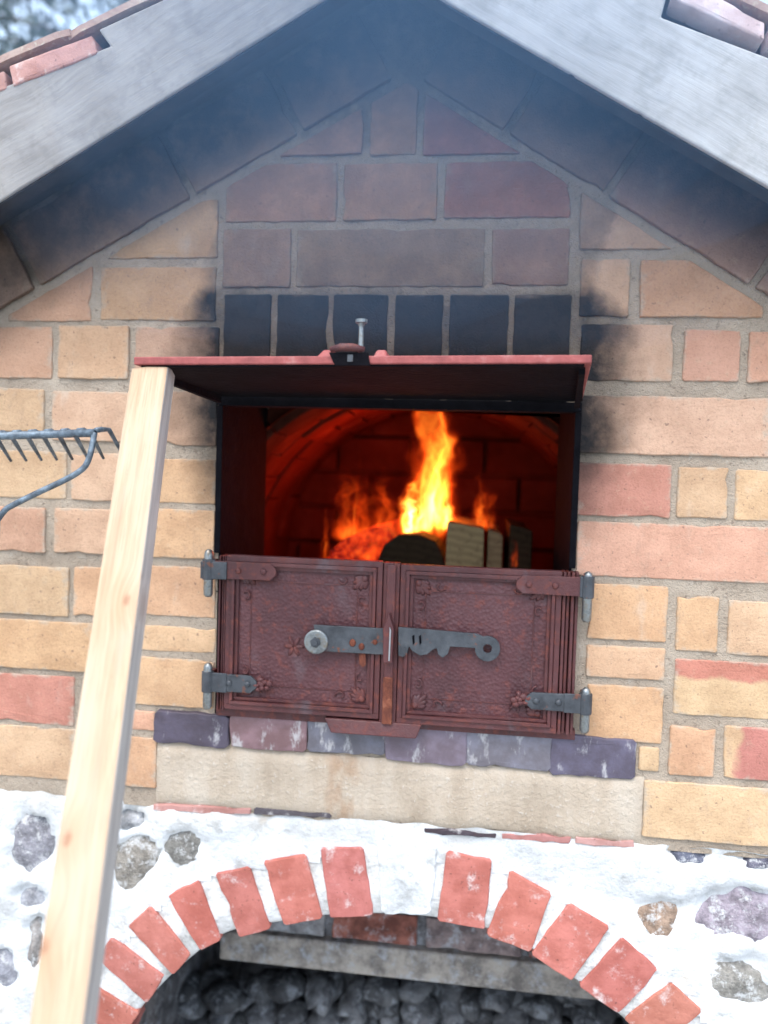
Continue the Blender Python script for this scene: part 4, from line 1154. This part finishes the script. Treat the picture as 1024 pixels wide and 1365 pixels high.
for s_, end in ((1, hb), (-1, ha)):
    pts = [end] + [P(u if s_ > 0 else -24 - u, v + (0 if s_ > 0 else 6), YR - q) for u, v, q in ((123, 594, .005), (119, 610, .010), (113, 622, .013), (102, 631, .015), (84, 641, .017), (50, 657, .021), (16, 674, .025), (5, 682, .027))] + [sock]
    sm = [];
    for i in range(len(pts) - 1):
        p0, p1, p2, p3 = pts[max(i - 1, 0)], pts[i], pts[i + 1], pts[min(i + 2, len(pts) - 1)]
        for k in range(4):
            t_ = k / 4; sm.append(.5 * ((2 * p1) + (p2 - p0) * t_ + (2 * p0 - 5 * p1 + 4 * p2 - p3) * t_ ** 2 + (3 * p1 - p0 - 3 * p2 + p3) * t_ ** 3))
    sm.append(pts[-1]); mb = MB(); mb.tube(sm, .0046, 10); rk(mb, 'bow', 'rake', smooth=True)
mb = MB(); foot_r = Vector((sock.x - .02, YR - .22, 0)); dv = (foot_r - sock).normalized()
mb.tube([sock + dv * -.01, sock + dv * .11], [.008, .016], 12); rk(mb, 'socket', 'rake', smooth=True)
mb = MB(); mb.tube([sock + dv * .08, foot_r], .0135, 12); rk(mb, 'handle', 'bark', smooth=True)

# ================================================================== firewood and fire
HEARTH = 1.10
def log(u0, u1, vt, Y, L, col, label, m='firewood', shape=None, yaw=0.0):
    x0, x1 = PX(u0, vt, Y), PX(u1, vt, Y); zt_ = PZ((u0 + u1) / 2, vt, Y); w = x1 - x0; h = zt_ - HEARTH
    poly = shape if shape else [(-.5, 0), (.5, 0), (.47, .96), (.1, .985), (-.42, 1.0)]
    mb = MB(); nlen = 5
    for k in range(nlen + 1):
        yy = L * k / nlen
        for (a, b) in poly: mb.v.append(Vector((a * w * (1 + nz(a, b, k, 2) * .05), yy, b * h + (nz(a, k, b, 1.4) * .008 if b > .2 else 0))))
    n_ = len(poly)
    for k in range(nlen):
        for q in range(n_): mb.f.append((k * n_ + q, k * n_ + (q + 1) % n_, (k + 1) * n_ + (q + 1) % n_, (k + 1) * n_ + q))
    mb.f += [tuple(range(n_))[::-1], tuple(nlen * n_ + q for q in range(n_))]
    o = mb.build('firewood_log', m, None, bevel=.004, color=col); o.location = ((x0 + x1) / 2, Y, HEARTH); o.rotation_euler = (0, 0, yaw)
    return tag(o, label, 'firewood', 'logs burning in the oven')
log(592, 648, 697, .30, .34, (1.5, 1.5, 1.3), 'split log with pale square cut end, right of the tallest flame')
log(649, 672, 706, .315, .34, (1.2, 1.1, 1.0), 'narrow split log touching the right side of the pale one')
log(677, 712, 700, .33, .30, (.18, .15, .14), 'dark charred log standing rightmost in the fire')
log(505, 594, 712, .31, .36, (.16, .14, .13), 'dark rounded log end directly under the tallest flame', shape=[(-.5, 0), (.5, 0), (.49, .84), (.36, .95), (.1, 1.0), (-.2, .985), (-.42, .91), (-.5, .82)])
log(440, 528, 700, .40, .34, (.30, 1, 1), 'glowing orange ember log left of the tallest flame', m='char', shape=[(-.5, 0), (.5, 0), (.50, .90), (.34, 1.0), (.0, .96), (-.3, .88), (-.5, .80)])
log(405, 446, 748, .38, .34, (.4, 1, 1), 'low charred log at the far left of the fire', m='char', shape=[(-.5, 0), (.5, 0), (.45, .95), (.0, 1.0), (-.5, .9)])

FIRE = empty('fire', 'bright orange wood fire burning inside the oven', 'fire', (PX(565, 700, .5), .48, HEARTH))
FW = Matrix.Translation(FIRE.location)
fm = None
def flame(u, vb, vt, wpx, Y, heat, power, lean=0.0):
    global fm
    b = P(u, vb, Y); t_ = P(u, vt, Y); h = t_.z - b.z; w = abs(PX(u + wpx / 2, vb, Y) - PX(u - wpx / 2, vb, Y)) / 2 * 1.15
    if fm is None:
        mb = MB(); mb.tube([(0, 0, 0), (0, 0, .25), (0, 0, .6), (0, 0, 1.0)], [1.15, 1.25, 1.3, 1.0], 16)
        o = mb.build('flame', 'flame', None); fm = o.data
    else: o = link('flame', fm, 'flame')
    o.matrix_world = Matrix.Translation(b) @ Matrix.Rotation(lean, 4, 'Y') @ Matrix.Diagonal((w, min(w, .05), h, 1))
    o.parent = FIRE; o.matrix_parent_inverse = FW.inverted(); o.color = (heat, power, 0, 1)
    return o
flame(574, 726, 478, 92, .46, .95, 1.8, .0)
flame(580, 712, 510, 62, .43, 1.0, 2.0, .0)
flame(545, 718, 622, 50, .42, 1.35, 3.2, .12)
flame(592, 712, 616, 44, .41, 1.35, 3.0, -.03)
flame(462, 726, 616, 60, .44, .45, .42)
flame(482, 730, 640, 48, .42, .45, .40)
flame(512, 716, 622, 54, .47, .42, .32)
flame(486, 752, 640, 96, .39, .40, .30, .05)
flame(470, 735, 600, 20, .41, .6, .6, .04)
flame(560, 716, 560, 30, .40, 1.2, 1.6, .08)
flame(600, 712, 580, 22, .42, .7, 1.0, -.05)
flame(433, 750, 676, 22, .38, .5, .5)
flame(640, 712, 628, 32, .44, .55, .7)
flame(652, 708, 648, 26, .45, .45, .4)
flame(603, 756, 676, 30, .36, .42, .5)
flame(686, 758, 716, 18, .31, .5, .4)
ld = bpy.data.lights.new('firelight', 'POINT'); ld.energy = 1.3; ld.color = (1.0, .045, .008); ld.shadow_soft_size = .05
lo = bpy.data.objects.new('firelight', ld); COL.objects.link(lo); lo.location = P(500, 655, .60)

# ================================================================== trees behind
def tree(x, y, h, label, seed):
    rnd = random.Random(seed)
    T_ = empty('conifer_tree', label, 'tree', (x, y, 0), 'trees behind the oven'); TW_ = Matrix.Translation(T_.location)
    pts = [(x + nz(seed, k, 0, .6) * .12, y + nz(seed, k, 5, .6) * .12, h * k / 8) for k in range(9)]
    mb = MB(); mb.tube(pts, [.20 * (1 - k / 9) + .02 for k in range(9)], 10)
    br = []
    for k in range(190):
        zz = h * (.12 + .86 * (k / 190)); a = rnd.uniform(0, 6.28); L = (1 - zz / h) * h * .25 * rnd.uniform(.6, 1.1) + .25
        s0 = Vector((x, y, zz)); e = s0 + Vector((math.cos(a) * L, math.sin(a) * L, -.22 * L + rnd.uniform(-.1, .15)))
        m_ = s0.lerp(e, .5) + Vector((0, 0, .06 * L)); mb.tube([s0, m_, e], [.022, .014, .005], 5, False); br.append((s0, m_, e, L))
    o = mb.build('trunk', 'bark', None, smooth=True); o.parent = T_; o.matrix_parent_inverse = TW_.inverted()
    cr = MB()
    for (s0, m_, e, L) in br:
        for q in range(int(18 + 24 * L)):
            t_ = rnd.uniform(.12, 1.0); c = (s0.lerp(m_, t_ * 2) if t_ < .5 else m_.lerp(e, t_ * 2 - 1)) + Vector((rnd.gauss(0, .10), rnd.gauss(0, .10), rnd.gauss(-.08, .10))) * (.5 + .5 * L)
            d = Vector((rnd.gauss(0, 1), rnd.gauss(0, 1), rnd.gauss(-.5, .7))).normalized(); w = d.orthogonal().normalized() * rnd.uniform(.016, .034); d *= rnd.uniform(.08, .2)
            cr.add([c - w, c + w, c + d + w * .3, c + d - w * .3], [(0, 1, 2, 3)])
    me = bpy.data.meshes.new('crown'); me.from_pydata([tuple(v) for v in cr.v], [], cr.f)
    o = link('crown', me, 'needle'); o.parent = T_; o.matrix_parent_inverse = TW_.inverted()
tree(-5.6, 6.2, 14.0, 'nearer conifer above the left roof edge', 3)
tree(-4.0, 7.6, 15.0, 'farther conifer filling the gap at the top left', 8)
tree(-8.6, 8.8, 16.0, 'tall conifer at the far left behind the oven', 21)

# ================================================================== smoke
SMK = empty('smoke', 'thin blue wood smoke rising under the gable', 'smoke', (.05, -.2, PZ(530, 470))); SMK['kind'] = 'stuff'
SW = Matrix.Translation(SMK.location)
ZLID = PZ(530, 470)
for k in range(5):
    f_ = .42 + .145 * k; cx, cz = .10 - .015 * k, AP.y + .06 - .02 * k; rx, ry, rz = .66 * f_, .20 * f_ + .02, .52 * f_
    bm = bmesh.new(); bmesh.ops.create_icosphere(bm, subdivisions=4, radius=1.0)
    for v in bm.verts:
        q = 1 + .14 * noise.noise(v.co * 1.4 + Vector((k * 5, 0, 0))) + .05 * noise.noise(v.co * 4 + Vector((0, k * 3, 0)))
        v.co = Vector((cx + v.co.x * rx * q, min(-.008, -.19 + v.co.y * ry * q), max(ZLID - .02, cz + v.co.z * rz * q)))
    me = bpy.data.meshes.new('smoke_wisp'); bm.to_mesh(me); bm.free()
    o = link('smoke_wisp', me, 'smoke'); o.parent = SMK; o.matrix_parent_inverse = SW.inverted()
